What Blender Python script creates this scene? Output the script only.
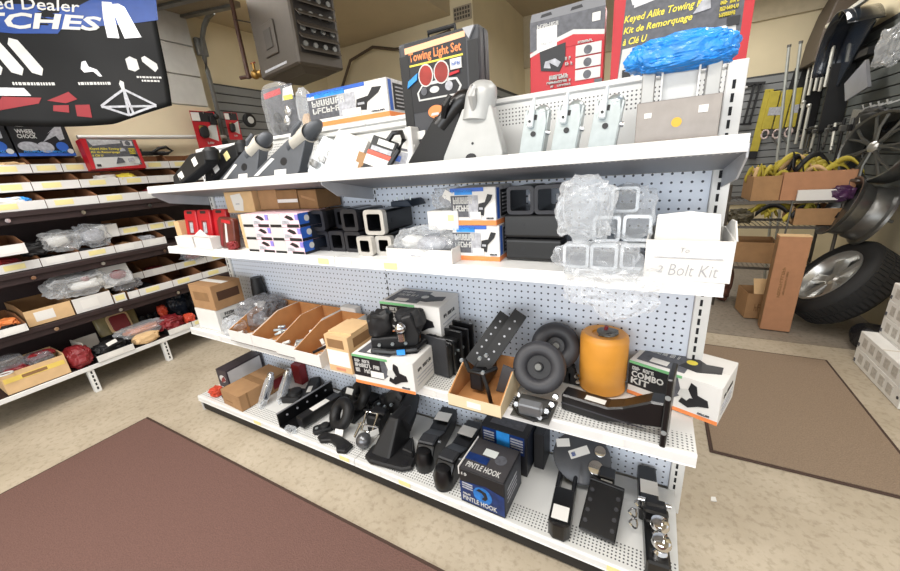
import bpy, bmesh, math, random
from mathutils import Vector, Matrix, Euler, noise
PI = math.pi
random.seed(7)
for o in list(bpy.data.objects): bpy.data.objects.remove(o, do_unlink=True)
SC = bpy.context.scene
C = SC.collection
# ------------------------------------------------------------------ camera
def make_camera():
    yaw, pitch, roll, f = 0.5169, 0.3155, -0.0796, 364.2179
    fwd = Vector((0, math.cos(pitch), -math.sin(pitch))); up = Vector((0, math.sin(pitch), math.cos(pitch))); rt = Vector((1, 0, 0))
    r2 = rt*math.cos(roll)+up*math.sin(roll); u2 = -rt*math.sin(roll)+up*math.cos(roll)
    Rz = Matrix.Rotation(yaw, 3, 'Z')
    r2, u2, fw = Rz@r2, Rz@u2, Rz@fwd
    cam = bpy.data.cameras.new('camera'); o = bpy.data.objects.new('camera', cam); C.objects.link(o)
    m = Matrix.Identity(4)
    for i in range(3): m[i][0] = r2[i]; m[i][1] = u2[i]; m[i][2] = -fw[i]
    m.translation = (-0.1576, -1.2788, 1.3012); o.matrix_world = m
    cam.sensor_width = 36; cam.sensor_fit = 'HORIZONTAL'; cam.lens = f/900*36; cam.clip_start = .02; cam.clip_end = 60
    SC.camera = o
make_camera()
# ------------------------------------------------------------------ light
W = bpy.data.worlds.new('world'); SC.world = W; W.use_nodes = True
W.node_tree.nodes['Background'].inputs[0].default_value = (.96, .98, 1, 1)
W.node_tree.nodes['Background'].inputs[1].default_value = .7
def area(loc, sx, sy, power, col=(1, .975, .945), rot=(0, 0, 0)):
    l = bpy.data.lights.new('ceiling_or_fill_light', 'AREA'); l.shape = 'RECTANGLE'; l.size = sx; l.size_y = sy; l.energy = power; l.color = col
    o = bpy.data.objects.new('ceiling_or_fill_light', l); C.objects.link(o); o.location = loc; o.rotation_euler = rot
area((-.7, -1.5, 2.68), 2.4, .3, 42)
area((-2.3, -1.3, 2.68), .3, 2.0, 34)
area((.55, .5, 2.68), .3, 1.6, 16)
area((.3, 3.3, 2.68), 1.2, .3, 20)
area((-3.4, .45, 2.72), .25, 1.2, 28)
area((-.6, -4.3, 1.5), 4.2, 1.9, 66, (.95, .98, 1), (PI/2, 0, 0))   # added fill light behind the camera, in place of an assumed shop window
area((-1.2, 1.6, 2.68), 1.6, .3, 10)
SC.view_settings.view_transform = 'Standard'; SC.view_settings.look = 'None'
SC.view_settings.exposure = .48; SC.view_settings.gamma = 1
try: SC.view_settings.use_curve_mapping = False
except Exception: pass
# ------------------------------------------------------------------ materials
def lin(h):
    h = h.lstrip('#'); v = [int(h[i:i+2], 16)/255 for i in (0, 2, 4)]
    return tuple(c/12.92 if c <= .04045 else ((c+.055)/1.055)**2.4 for c in v)+(1,)
MATS = {}
def base_mat(name):
    m = bpy.data.materials.new(name); m.use_nodes = True
    return m, m.node_tree.nodes, m.node_tree.links, m.node_tree.nodes['Principled BSDF']
def M(name, col=None, rough=.5, metal=0., var=.06, scale=18., bump=0., spec=.5, coat=0.):
    if name in MATS: return MATS[name]
    m, n, l, p = base_mat(name); c = lin(col)
    tc = n.new('ShaderNodeTexCoord'); no = n.new('ShaderNodeTexNoise'); no.inputs['Scale'].default_value = scale; no.inputs['Detail'].default_value = 4
    l.new(tc.outputs['Object'], no.inputs['Vector'])
    r = n.new('ShaderNodeValToRGB'); r.color_ramp.elements[0].position = .3; r.color_ramp.elements[1].position = .7
    r.color_ramp.elements[0].color = tuple(max(0, x*(1-var)) for x in c[:3])+(1,); r.color_ramp.elements[1].color = tuple(min(1, x*(1+var)) for x in c[:3])+(1,)
    l.new(no.outputs['Fac'], r.inputs['Fac']); l.new(r.outputs['Color'], p.inputs['Base Color'])
    p.inputs['Roughness'].default_value = rough; p.inputs['Metallic'].default_value = metal; p.inputs['Specular IOR Level'].default_value = spec
    if coat: p.inputs['Coat Weight'].default_value = coat; p.inputs['Coat Roughness'].default_value = .08
    if bump:
        b = n.new('ShaderNodeBump'); b.inputs['Strength'].default_value = bump; b.inputs['Distance'].default_value = .004
        l.new(no.outputs['Fac'], b.inputs['Height']); l.new(b.outputs['Normal'], p.inputs['Normal'])
    MATS[name] = m; return m
def dots_mat(name, col, hole, pitch, rad, axes='XZ', rough=.45, limit=None):
    """painted sheet with a grid of round punched holes (object coordinates); limit = (axis, lo, hi) band that carries holes"""
    m, n, l, p = base_mat(name)
    tc = n.new('ShaderNodeTexCoord'); sp = n.new('ShaderNodeSeparateXYZ'); l.new(tc.outputs['Object'], sp.inputs[0])
    def math_(op, a, b=None):
        x = n.new('ShaderNodeMath'); x.operation = op
        for i, v in enumerate((a, b)):
            if v is None: continue
            if isinstance(v, (int, float)): x.inputs[i].default_value = v
            else: l.new(v, x.inputs[i])
        return x.outputs[0]
    ds = []
    for a in axes:
        f = math_('FRACT', math_('DIVIDE', math_('ADD', sp.outputs[a], 50*pitch), pitch))
        d = math_('MULTIPLY', math_('SUBTRACT', f, .5), pitch); ds.append(math_('MULTIPLY', d, d))
    h = math_('LESS_THAN', math_('ADD', ds[0], ds[1]), rad*rad)
    if limit:
        h = math_('MULTIPLY', h, math_('MULTIPLY', math_('GREATER_THAN', sp.outputs[limit[0]], limit[1]), math_('LESS_THAN', sp.outputs[limit[0]], limit[2])))
    mx = n.new('ShaderNodeMix'); mx.data_type = 'RGBA'; l.new(h, mx.inputs['Factor'])
    mx.inputs[6].default_value = lin(col); mx.inputs[7].default_value = lin(hole); l.new(mx.outputs[2], p.inputs['Base Color'])
    p.inputs['Roughness'].default_value = rough
    MATS[name] = m; return m
def clear_mat(name, tint='#f4f6f8', body=.16, rough=.12, k=.55):
    m, n, l, p = base_mat(name)
    tr = n.new('ShaderNodeBsdfTransparent'); tr.inputs[0].default_value = (.96, .97, .98, 1)
    lw = n.new('ShaderNodeLayerWeight'); lw.inputs[0].default_value = .35
    mr = n.new('ShaderNodeMapRange'); mr.inputs[3].default_value = body; mr.inputs[4].default_value = k
    l.new(lw.outputs['Facing'], mr.inputs[0])
    p.inputs['Base Color'].default_value = lin(tint); p.inputs['Roughness'].default_value = rough; p.inputs['Specular IOR Level'].default_value = 1
    mx = n.new('ShaderNodeMixShader'); l.new(mr.outputs[0], mx.inputs[0]); l.new(tr.outputs[0], mx.inputs[1]); l.new(p.outputs[0], mx.inputs[2])
    l.new(mx.outputs[0], n['Material Output'].inputs[0]); MATS[name] = m; return m
white = M('white_paint', '#dddcd8', .45, var=.03); shelfw = M('shelf_white', '#dededc', .4, var=.04)
black = M('black_steel', '#0b0b0d', .34, var=.2, coat=.12); blackm = M('black_matte', '#111113', .55, var=.2); rubber = M('rubber', '#18181a', .7, var=.15)
grey = M('grey_primer', '#54575c', .5, .15, var=.08); silver = M('silver_paint', '#b0b1af', .38, .2, var=.05); zinc = M('zinc', '#b3bcbe', .3, .6, var=.08, scale=40)
chrome = M('chrome', '#dcdcdc', .08, 1., var=.02); alu = M('aluminium', '#938c86', .45, .3, var=.08, scale=30); alloy = M('alloy', '#c9c9c6', .28, .8, var=.05)
card = M('cardboard', '#a27d57', .85, var=.08, bump=.05); cardd = M('cardboard_dark', '#8a6844', .9, var=.1); cardl = M('cardboard_light', '#d3b184', .85, var=.06)
carti = M('cardboard_inside', '#b98350', .9, var=.07)
paper = M('paper', '#e4e2dd', .7, var=.02); papery = M('price_yellow', '#e9dc9c', .7, var=.03); cartw = M('white_carton', '#dcdad6', .65, var=.02)
red = M('red_print', '#b71421', .4, var=.06); redd = M('red_dark', '#7d1f24', .45, var=.12); pink = M('pink_print', '#f0cdd6', .5, var=.04); blue = M('blue_print', '#2f5fb8', .4, var=.08)
bluel = M('blue_bright', '#2f8fe0', .45, var=.15, scale=30); orange = M('orange_print', '#e9894c', .5, var=.05); yellow = M('yellow_web', '#b5a53c', .7, var=.1); ink = M('ink', '#16161a', .45, var=.1)
inkg = M('ink_grey', '#55565c', .5, var=.25, scale=60); inkl = M('print_grey', '#a9aab0', .5, var=.25, scale=70); yell = M('yellow_print', '#ead84a', .5, var=.04); green = M('green_print', '#6fae78', .5, var=.05)
orangep = M('orange_plastic', '#e09a3c', .38, var=.05); bluefilm = M('blue_film', '#2387dd', .35, var=.22, scale=25, coat=.15); silvp = M('silver_print', '#c6c6c8', .35, .3, var=.2, scale=50)
clearw = clear_mat('clear_plastic_white', '#f2f4f6', body=.2, rough=.15, k=.72); clear3 = clear_mat('clear_plastic_thin', body=.05, k=.3); clear = clear_mat('clear_plastic', body=.1, k=.45); clear2 = clear_mat('clear_plastic_dense', '#dfe2e6', body=.2, k=.62); dkbag = clear_mat('smoked_plastic', '#8e8e92', .4, .15, .8)
# ------------------------------------------------------------------ mesh helpers
class MB:
    def __init__(s): s.bm = bmesh.new()
    def box(s, x0, x1, y0, y1, z0, z1, m=None):
        vs = [s.bm.verts.new((x, y, z)) for x in (x0, x1) for y in (y0, y1) for z in (z0, z1)]
        for f in ((0, 1, 3, 2), (4, 6, 7, 5), (0, 4, 5, 1), (2, 3, 7, 6), (0, 2, 6, 4), (1, 5, 7, 3)): s.bm.faces.new([vs[i] for i in f])
        if m is not None: bmesh.ops.transform(s.bm, matrix=m, verts=vs)
        return s
    def prism(s, pts, a0, a1, plane='xz', m=None, pts2=None):
        """polygon in a plane, extruded along the remaining axis from a0 to a1 (pts2: other outline at a1)"""
        def P(p, a): return {'xz': (p[0], a, p[1]), 'xy': (p[0], p[1], a), 'yz': (a, p[0], p[1])}[plane]
        A = [s.bm.verts.new(P(p, a0)) for p in pts]; B = [s.bm.verts.new(P(p, a1)) for p in (pts2 or pts)]
        s.bm.faces.new(A); s.bm.faces.new(B[::-1]); n = len(pts)
        for i in range(n): s.bm.faces.new((A[i], B[i], B[(i+1) % n], A[(i+1) % n]))
        if m is not None: bmesh.ops.transform(s.bm, matrix=m, verts=A+B)
        return s
    def tube(s, pts, r, seg=8, closed=False, cap=True):
        pts = [Vector(p) for p in pts]; n = len(pts); rs = r if isinstance(r, (list, tuple)) else [r]*n; rings = []
        for i, p in enumerate(pts):
            a = pts[(i-1) % n] if (i > 0 or closed) else p; b = pts[(i+1) % n] if (i < n-1 or closed) else p
            t = (b-a).normalized(); u = t.cross(Vector((0, 0, 1)))
            if u.length < .05: u = t.cross(Vector((1, 0, 0)))
            u.normalize(); v = t.cross(u)
            rings.append([s.bm.verts.new(p+(u*math.cos(2*PI*k/seg)+v*math.sin(2*PI*k/seg))*rs[i]) for k in range(seg)])
        for i in range(n if closed else n-1):
            A, B = rings[i], rings[(i+1) % n]
            for k in range(seg): s.bm.faces.new((A[k], A[(k+1) % seg], B[(k+1) % seg], B[k]))
        if cap and not closed: s.bm.faces.new(rings[0][::-1]); s.bm.faces.new(rings[-1])
        return s
    def cyl(s, p0, p1, r0, r1=None, seg=16): return s.tube([p0, p1], [r0, r0 if r1 is None else r1], seg)
    def lathe(s, prof, seg=24, m=None, closed=False):
        """profile of (radius, height) spun about local z"""
        rings = []; allv = []
        for r, z in prof:
            ring = [s.bm.verts.new((r*math.cos(2*PI*k/seg), r*math.sin(2*PI*k/seg), z)) for k in range(seg)] if r > 1e-6 else [s.bm.verts.new((0, 0, z))]
            rings.append(ring); allv += ring
        pr = list(zip(rings, rings[1:]))+([(rings[-1], rings[0])] if closed else [])
        for A, B in pr:
            for k in range(seg):
                a, b, c, d = A[k % len(A)], A[(k+1) % len(A)], B[(k+1) % len(B)], B[k % len(B)]
                q = []
                for v in (a, b, c, d):
                    if v not in q: q.append(v)
                if len(q) > 2: s.bm.faces.new(q)
        if not closed:
            for ring, f in ((rings[0], -1), (rings[-1], 1)):
                if len(ring) > 2: s.bm.faces.new(ring[::f])
        if m is not None: bmesh.ops.transform(s.bm, matrix=m, verts=allv)
        return s
    def ball(s, c, r, sc=(1, 1, 1), seg=16):
        k = bmesh.ops.create_uvsphere(s.bm, u_segments=seg, v_segments=max(6, seg//2), radius=r)
        bmesh.ops.transform(s.bm, matrix=Matrix.Translation(c)@Matrix.Diagonal((*sc, 1)), verts=k['verts']); return s
    def quadgrid(s, f, nu, nv):
        g = [[s.bm.verts.new(f(i/nu, j/nv)) for j in range(nv+1)] for i in range(nu+1)]
        for i in range(nu):
            for j in range(nv): s.bm.faces.new((g[i][j], g[i+1][j], g[i+1][j+1], g[i][j+1]))
        return s
    def mesh(s, name, mat, bevel=0, smooth=False, seg=1):
        bmesh.ops.recalc_face_normals(s.bm, faces=s.bm.faces)
        if bevel:
            ed = [e for e in s.bm.edges if len(e.link_faces) == 2 and e.calc_face_angle(0) > .6]
            bmesh.ops.bevel(s.bm, geom=ed, offset=bevel, segments=seg, affect='EDGES', profile=.6)
        me = bpy.data.meshes.new(name); s.bm.to_mesh(me); s.bm.free(); me.materials.append(mat)
        if smooth:
            for p in me.polygons: p.use_smooth = True
            try: me.set_sharp_from_angle(angle=.7)
            except Exception: pass
        return me
    def build(s, name, mat, parent=None, bevel=0, smooth=False, loc=None, rot=None, seg=1):
        o = bpy.data.objects.new(name, s.mesh(name, mat, bevel, smooth, seg)); C.objects.link(o)
        if parent is not None: o.parent = parent
        if loc: o.location = loc
        if rot: o.rotation_euler = rot
        return o
def tag(o, label, cat, group=None):
    o['label'] = label; o['category'] = cat
    if group: o['group'] = group
    return o
def thing(name, label, cat, loc=(0, 0, 0), rot=(0, 0, 0), group=None):
    o = bpy.data.objects.new(name, None); C.objects.link(o); o.location = loc; o.rotation_euler = rot; o.empty_display_size = .05
    return tag(o, label, cat, group)
def struct(o): o['kind'] = 'structure'; return o
def stuff(o): o['kind'] = 'stuff'; return o
def copy_tree(o, parent=None):
    c = o.copy(); C.objects.link(c); c.parent = parent
    for ch in list(o.children): copy_tree(ch, c)
    return c
def RZ(a): return Matrix.Rotation(a, 4, 'Z')
def RX(a): return Matrix.Rotation(a, 4, 'X')
def RY(a): return Matrix.Rotation(a, 4, 'Y')
def T(*v): return Matrix.Translation(v)
def rect(w, h, r, n=3):
    out = []
    for cx, cy, a0 in ((w/2-r, h/2-r, 0), (-w/2+r, h/2-r, PI/2), (-w/2+r, -h/2+r, PI), (w/2-r, -h/2+r, 1.5*PI)):
        for k in range(n+1): a = a0+k*PI/2/n; out.append((cx+r*math.cos(a), cy+r*math.sin(a)))
    return out
TEXTS = {}
def text_mesh(s, shear=0, thick=.0):
    k = (s, shear, thick)
    if k in TEXTS: return TEXTS[k]
    cu = bpy.data.curves.new('lettering', 'FONT'); cu.body = s; cu.resolution_u = 2; cu.shear = shear; cu.offset = thick
    cu.align_x = 'LEFT'; cu.size = 1
    o = bpy.data.objects.new('lettering', cu); C.objects.link(o)
    dg = bpy.context.evaluated_depsgraph_get(); me = bpy.data.meshes.new_from_object(o.evaluated_get(dg))
    bpy.data.objects.remove(o, do_unlink=True); bpy.data.curves.remove(cu)
    xs = [v.co.x for v in me.vertices]; ys = [v.co.y for v in me.vertices]
    TEXTS[k] = (me, min(xs), max(xs), min(ys), max(ys)); return TEXTS[k]
class Face:
    """a plane on a thing: origin o, unit right u, unit up v (all local); children are laid just proud of it"""
    def __init__(s, parent, o, u, v):
        s.p = parent; s.o = Vector(o); s.u = Vector(u).normalized(); s.v = Vector(v).normalized(); s.n = s.u.cross(s.v); s.lay = 0
    def mat4(s, x, y, off):
        m = Matrix.Identity(4); q = s.o+s.u*x+s.v*y+s.n*off
        for i in range(3): m[i][0] = s.u[i]; m[i][1] = s.v[i]; m[i][2] = s.n[i]; m[i][3] = q[i]
        return m
    def poly(s, pts, mat, name='print'):
        s.lay += 1; off = .0004+.00035*s.lay
        b = MB(); b.prism(pts, 0, off, 'xy'); o = b.build(name, mat, s.p); o.matrix_local = s.mat4(0, 0, .0001); return o
    def rect(s, x0, y0, x1, y1, mat, name='print'): return s.poly([(x0, y0), (x1, y0), (x1, y1), (x0, y1)], mat, name)
    def disc(s, x, y, r, mat, name='print', ry=None, n=16):
        return s.poly([(x+r*math.cos(2*PI*k/n), y+(ry or r)*math.sin(2*PI*k/n)) for k in range(n)], mat, name)
    def text(s, t, x0, y0, x1, y1, mat, shear=0, thick=.012, name='lettering'):
        me, a, b, c, d = text_mesh(t, shear, thick); s.lay += 1
        me2 = me.copy(); me2.materials.clear(); me2.materials.append(mat)
        sx = (x1-x0)/(b-a); sy = (y1-y0)/(d-c)
        for v in me2.vertices: v.co = ((v.co.x-a)*sx, (v.co.y-c)*sy, 0)
        o = bpy.data.objects.new(name, me2); C.objects.link(o); o.parent = s.p; o.matrix_local = s.mat4(x0, y0, .0008+.00035*s.lay); return o
def _glyphs(s, x0, y0, x1, y1, mat, n=8, seed=1, name='lettering'):
    '''a line of lettering too small to read in the photograph: stems and bars'''
    s.lay += 1; off = .0004+.00035*s.lay; b = MB(); rr = random.Random(seed*31+n); cw = (x1-x0)/n; h = y1-y0; t = min(cw*.26, h*.3)
    for k in range(n):
        a = x0+cw*k+cw*.08; e = x0+cw*(k+1)-cw*.1
        if rr.random() < .08: continue
        b.box(a, a+t, y0, y1, 0, off)
        if rr.random() < .6: b.box(e-t, e, y0, y1 if rr.random() < .6 else y0+h*.5, 0, off)
        for yy in rr.sample((0, .42, .8), rr.choice((1, 2))): b.box(a, e, y0+h*yy, y0+h*min(1, yy+.2), 0, off)
    o = b.build(name, mat, s.p); o.matrix_local = s.mat4(0, 0, .0001); return o
Face.glyphs = _glyphs
def faces(root, w, d, h):
    return dict(front=Face(root, (-w/2, -d/2, 0), (1, 0, 0), (0, 0, 1)), top=Face(root, (-w/2, -d/2, h), (1, 0, 0), (0, 1, 0)),
                right=Face(root, (w/2, -d/2, 0), (0, 1, 0), (0, 0, 1)), left=Face(root, (-w/2, d/2, 0), (0, -1, 0), (0, 0, 1)))
def carton(name, label, loc, w, d, h, mat, rz=0, cat='box', group=None, tape=None, flaps=True):
    """closed box: body, two top flaps with a seam, optional tape; returns root and its faces"""
    r = thing(name, label, cat, loc, (0, 0, rz), group)
    b = MB(); b.box(-w/2, w/2, -d/2, d/2, 0, h-.002 if flaps else h); body = b.build('body', mat, r, bevel=.0015)
    if flaps:
        for a, c in ((-d/2, -.0006), (.0006, d/2)):
            f = MB(); f.box(-w/2+.0005, w/2-.0005, a, c, h-.0018, h); f.build('flap', mat, r)
    if tape: t = MB(); t.box(-w/2, w/2, -.02*min(1, d/.15), .02*min(1, d/.15), h+.0001, h+.0006); t.build('tape', tape, r)
    return r, faces(body, w, d, h)
def crumple(name, mat, parent, c, dims, seed=0, amp=.25, sub=4, freq=2.2, flat=True):
    b = MB(); bmesh.ops.create_icosphere(b.bm, subdivisions=sub, radius=1)
    so = Vector((seed*7.3, seed*3.1, seed*1.7))
    for v in b.bm.verts:
        n = v.co.normalized(); k = 1+amp*(noise.noise(n*freq+so)+.6*abs(noise.noise(n*freq*2.7+so))+.35*noise.noise(n*freq*6+so))
        # squarish bag
        q = Vector([math.copysign(abs(x)**.7, x) for x in n])
        v.co = Vector((q.x*dims[0]/2, q.y*dims[1]/2, q.z*dims[2]/2))*k
    o = b.build(name, mat, parent, smooth=not flat); o.location = c; return o
# ------------------------------------------------------------------ the room
def concrete(name, c1, c2, c3):
    m, n, l, p = base_mat(name)
    tc = n.new('ShaderNodeTexCoord')
    def nz(s, d):
        x = n.new('ShaderNodeTexNoise'); x.inputs['Scale'].default_value = s; x.inputs['Detail'].default_value = d; x.inputs['Roughness'].default_value = .62
        l.new(tc.outputs['Object'], x.inputs['Vector']); return x
    a, b = nz(2.6, 9), nz(38, 10)
    r = n.new('ShaderNodeValToRGB'); e = r.color_ramp.elements; e[0].position = .32; e[0].color = lin(c1); e[1].position = .68; e[1].color = lin(c2)
    l.new(a.outputs['Fac'], r.inputs['Fac'])
    r2 = n.new('ShaderNodeValToRGB'); r2.color_ramp.elements[0].position = .36; r2.color_ramp.elements[0].color = lin(c3); r2.color_ramp.elements[1].position = .5; r2.color_ramp.elements[1].color = (1, 1, 1, 1)
    l.new(b.outputs['Fac'], r2.inputs['Fac'])
    mx = n.new('ShaderNodeMix'); mx.data_type = 'RGBA'; mx.blend_type = 'MULTIPLY'; mx.inputs['Factor'].default_value = .32
    l.new(r.outputs['Color'], mx.inputs[6]); l.new(r2.outputs['Color'], mx.inputs[7]); l.new(mx.outputs[2], p.inputs['Base Color'])
    p.inputs['Roughness'].default_value = .62
    bp = n.new('ShaderNodeBump'); bp.inputs['Strength'].default_value = .25; bp.inputs['Distance'].default_value = .004; l.new(b.outputs['Fac'], bp.inputs['Height']); l.new(bp.outputs['Normal'], p.inputs['Normal'])
    MATS[name] = m; return m
conc = concrete('concrete', '#a89b86', '#c0b4a0', '#a0937f'); conc2 = concrete('concrete_grey', '#8a8073', '#978d80', '#776e62')
cream = M('cream_wall', '#cfc2a2', .8, var=.04, scale=3); creamb = M('cream_board', '#e6d7b8', .75, var=.04, scale=4); ceilm = M('ceiling_paint', '#b3a58a', .85, var=.05, scale=3)
slatg = M('slatwall_grey', '#7d7f7f', .55, var=.05, scale=9); doorw = M('door_white', '#cfcec9', .55, var=.04); galv = M('galvanised', '#6f6f6c', .45, .5, var=.15); brownp = M('brown_pipe', '#4a2e22', .55, var=.15)
def wall(name, x0, x1, y0, y1, z0, z1, mat): return struct(MB().box(x0, x1, y0, y1, z0, z1).build(name, mat))
wall('floor', -6, 3, -4.5, 1.72, -.1, 0, conc)
wall('floor_rear', -6, 3, 1.735, 6, -.1, -.004, conc2)
wall('wall_left', -4.05, -3.93, -4.5, 2.72, 0, 2.75, cream)
wall('wall_back', -3.93, -2.12, 2.62, 2.74, 0, 2.75, cream)
wall('wall_pier', -2.12, -1.87, 2.62, 2.74, 0, 3.1, cream)
wall('wall_column', -1.99, -1.87, 2.74, 4.4, 0, 3.1, cream)
wall('wall_rear', -1.87, 1.45, 4.3, 4.42, 0, 3.1, cream)
wall('wall_right', 1.29, 1.41, .6, 4.3, 0, 3.1, cream)
wall('ceiling', -4.05, -2.12, -4.5, 2.74, 2.75, 3.1, ceilm)
wall('ceiling_high', -2.12, 3, -4.5, 4.42, 3.1, 3.2, ceilm)
wall('trim_2', -1.87, 1.29, 4.26, 4.3, 2.5, 3.1, M('soffit_paint', '#b5a98f', .85))
struct(MB().box(-3.93, -3.88, 2.56, 2.62, 0, .1).build('trim_1', cream))
# tan backer board behind the left shelving
wall('wall_backer', -3.9, -3.875, -1.6, 1.0, .1, 1.99, creamb)
# overhead door on the left wall, section by section, with its track
door = struct(MB().box(-3.925, -3.915, -2.6, .99, 1.99, 2.7).build('door_1', doorw))
for k in range(3):
    MB().box(-3.914, -3.885, -2.6, .99, 2.0+.245*k, 2.0+.245*k+.238).build('door_section', doorw, door, bevel=.004)
tr = [(-3.86, 1.05, 1.4+.1*k) for k in range(11)]+[(-3.86+.3*(1-math.cos(a)), 1.05, 2.4+.3*math.sin(a)) for a in (.3, .6, .9, 1.2, 1.5)]
MB().tube(tr, .022, 6).build('track', galv, door); MB().box(-3.88, -3.84, 1.0, 1.09, 2.42, 2.56).build('track_bracket', galv, door, bevel=.004)
sp = thing('overhead_door_section', 'brown-grey raised door section near the ceiling, above the banner', 'door panel', (-3.47, .3, 2.66), (0, .12, 0))
MB().box(-.38, .3, .0, .72, 0, .04).build('panel', M('panel_brown', '#80735f', .7), sp, bevel=.004)
for y in (.1, .4, .62): MB().box(-.38, .3, y, y+.05, -.02, 0).build('stiffener', galv, sp)
# slatwalls: every slat its own board
def slatwall(name, axis, fixed, a0, a1, z0, z1, pitch=.076, mat=None, sgn=1):
    root = struct(MB().box(*((fixed, fixed+.008*sgn, a0, a1) if axis == 'y' else (a0, a1, fixed, fixed+.008*sgn)), z0, z1).build(name, M('slat_groove', '#3c3d3d', .7)))
    n = int((z1-z0)/pitch); me = None
    for k in range(n):
        if me is None:
            b = MB()
            if axis == 'y': b.box(min(0, .014*sgn), max(0, .014*sgn), a0, a1, 0, pitch-.009)
            else: b.box(a0, a1, min(0, .014*sgn), max(0, .014*sgn), 0, pitch-.009)
            me = b.mesh('slat', mat or slatg, bevel=.002)
        o = bpy.data.objects.new('slat', me); C.objects.link(o); o.parent = root
        o.location = (fixed+.008*sgn, 0, z0+k*pitch) if axis == 'y' else (0, fixed+.008*sgn, z0+k*pitch)
    return root
slatwall('wall_slatwall_left', 'y', -3.93, 1.1, 2.6, 1.3, 2.22)
slatwall('wall_slatwall_rear', 'x', 4.3, -1.6, 1.24, .6, 1.98, sgn=-1)
slatwall('wall_slatwall_right', 'y', 1.29, 1.7, 4.27, .85, 2.1, sgn=-1, mat=M('slatwall_dark', '#5c605d', .55, var=.06, scale=9))  # slat grey darkened here for the dimmer light in this corner
slatwall('wall_slatwall_column', 'y', -1.87, 2.9, 4.2, 1.2, 2.14)
# vent grille high on the back wall
v = thing('vent_grille', 'perforated wall vent at the top of the pale column', 'vent', (-1.98, 2.615, 2.74))
MB().box(-.1, .1, -.008, 0, -.07, .06).build('frame', M('vent_tan', '#9a8f7c', .6), v, bevel=.003)
for i in range(6):
    for j in range(3): MB().box(-.088+.03*i, -.068+.03*i, -.0095, -.007, -.05+.036*j, -.026+.036*j).build('opening', M('vent_dark', '#4a443b', .8), v)
# ------------------------------------------------------------------ unit heater hung from the ceiling
hb = M('heater_brown', '#4a433b', .5, .2, var=.06)
h = thing('unit_heater', 'brown unit heater with rows of louvres hung below the ceiling', 'heater', (-2.306, .711, 2.0), (0, 0, math.radians(-11)))
MB().box(-.55, 0, 0, .36, .03, .62).build('cabinet', hb, h, bevel=.012)
MB().prism([(-.53, .04), (-.04, .04), (-.04, .33), (-.53, .33)], .03, 0, 'xy', pts2=[(-.45, .1), (-.1, .1), (-.1, .28), (-.45, .28)]).build('bottom_pan', hb, h)
MB().box(0, .006, .03, .33, .1, .6).build('louvre_opening', M('heater_dark', '#241f1b', .8), h)
for k in range(7):
    MB().prism([(0, 0), (.035, -.028), (.036, -.022), (0, .012)], .035, .325, 'xz').build('louvre', hb, h, loc=(.004, 0, .135+.068*k))
for k in range(5):
    for j in range(4): MB().cyl((.008, .065+.075*j, .15+.09*k), (.02, .065+.075*j, .15+.09*k), .017, seg=10).build('tube_end', galv, h)
MB().box(-.4, -.22, -.012, 0, .14, .34).build('access_panel', hb, h, bevel=.004); MB().box(-.36, -.26, -.018, -.012, .18, .3).build('control_cover', M('heater_dark2', '#3b352f', .6), h, bevel=.003)
MB().box(-.47, -.15, -.002, .0, .06, .075).build('nameplate', inkl, h)
for x in (-.5, -.07): MB().cyl((x, .2, .62), (x, .2, .75), .006, seg=6).build('hanger', galv, h)
g = thing('gas_pipe', 'dark brown gas pipe with brass valve beside the heater', 'pipe', (-3.05, .86, 2.08))
MB().tube([(0, 0, 0), (-.02, .01, .35), (-.03, .02, .67)], .016, 8).build('riser', brownp, g, smooth=True)
MB().cyl((-.1, 0, .02), (.22, .06, .02), .014, seg=8).build('branch', brownp, g, smooth=True)
MB().ball((.06, .02, .02), .034).cyl((.06, .02, .02), (.06, .02, .1), .01).cyl((.1, .03, .02), (.13, .035, .02), .028).build('valve', M('brass', '#9a7840', .35, .8), g, smooth=True)
MB().box(.035, .085, .015, .025, .095, .105).build('valve_handle', M('valve_red', '#7a3020', .5), g)
MB().tube([(-.01, 0, .4), (.12, .03, .36), (.2, .05, .42)], .005, 6).build('conduit', blackm, g, smooth=True)
cd = MB().tube([(-3.72, 2.56, 1.95), (-3.66, 2.56, 2.3), (-3.45, 2.56, 2.58), (-3.1, 2.56, 2.65), (-2.8, 2.56, 2.57), (-2.6, 2.56, 2.55), (-2.1, 2.56, 2.6)], .016, 8).build('cable_loop', M('cable_brown', '#4f4133', .6), smooth=True)
tag(cd, 'thin dark cable arching across the back wall behind the black case', 'cable')
# dark brown curved form at the rear right
du = thing('brown_curved_form', 'dark brown curved form at the rear right, above the slatwall', 'curved_form', (1.05, 4.25, 2.0))
MB().prism([(.235, -.03), (.01, -.03), (.03, .2), (.08, .43), (.14, .58), (.235, .72)], -.45, 0, 'xz').build('shell', M('curve_brown', '#4d433a', .5, .2), du, bevel=.01)
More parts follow.
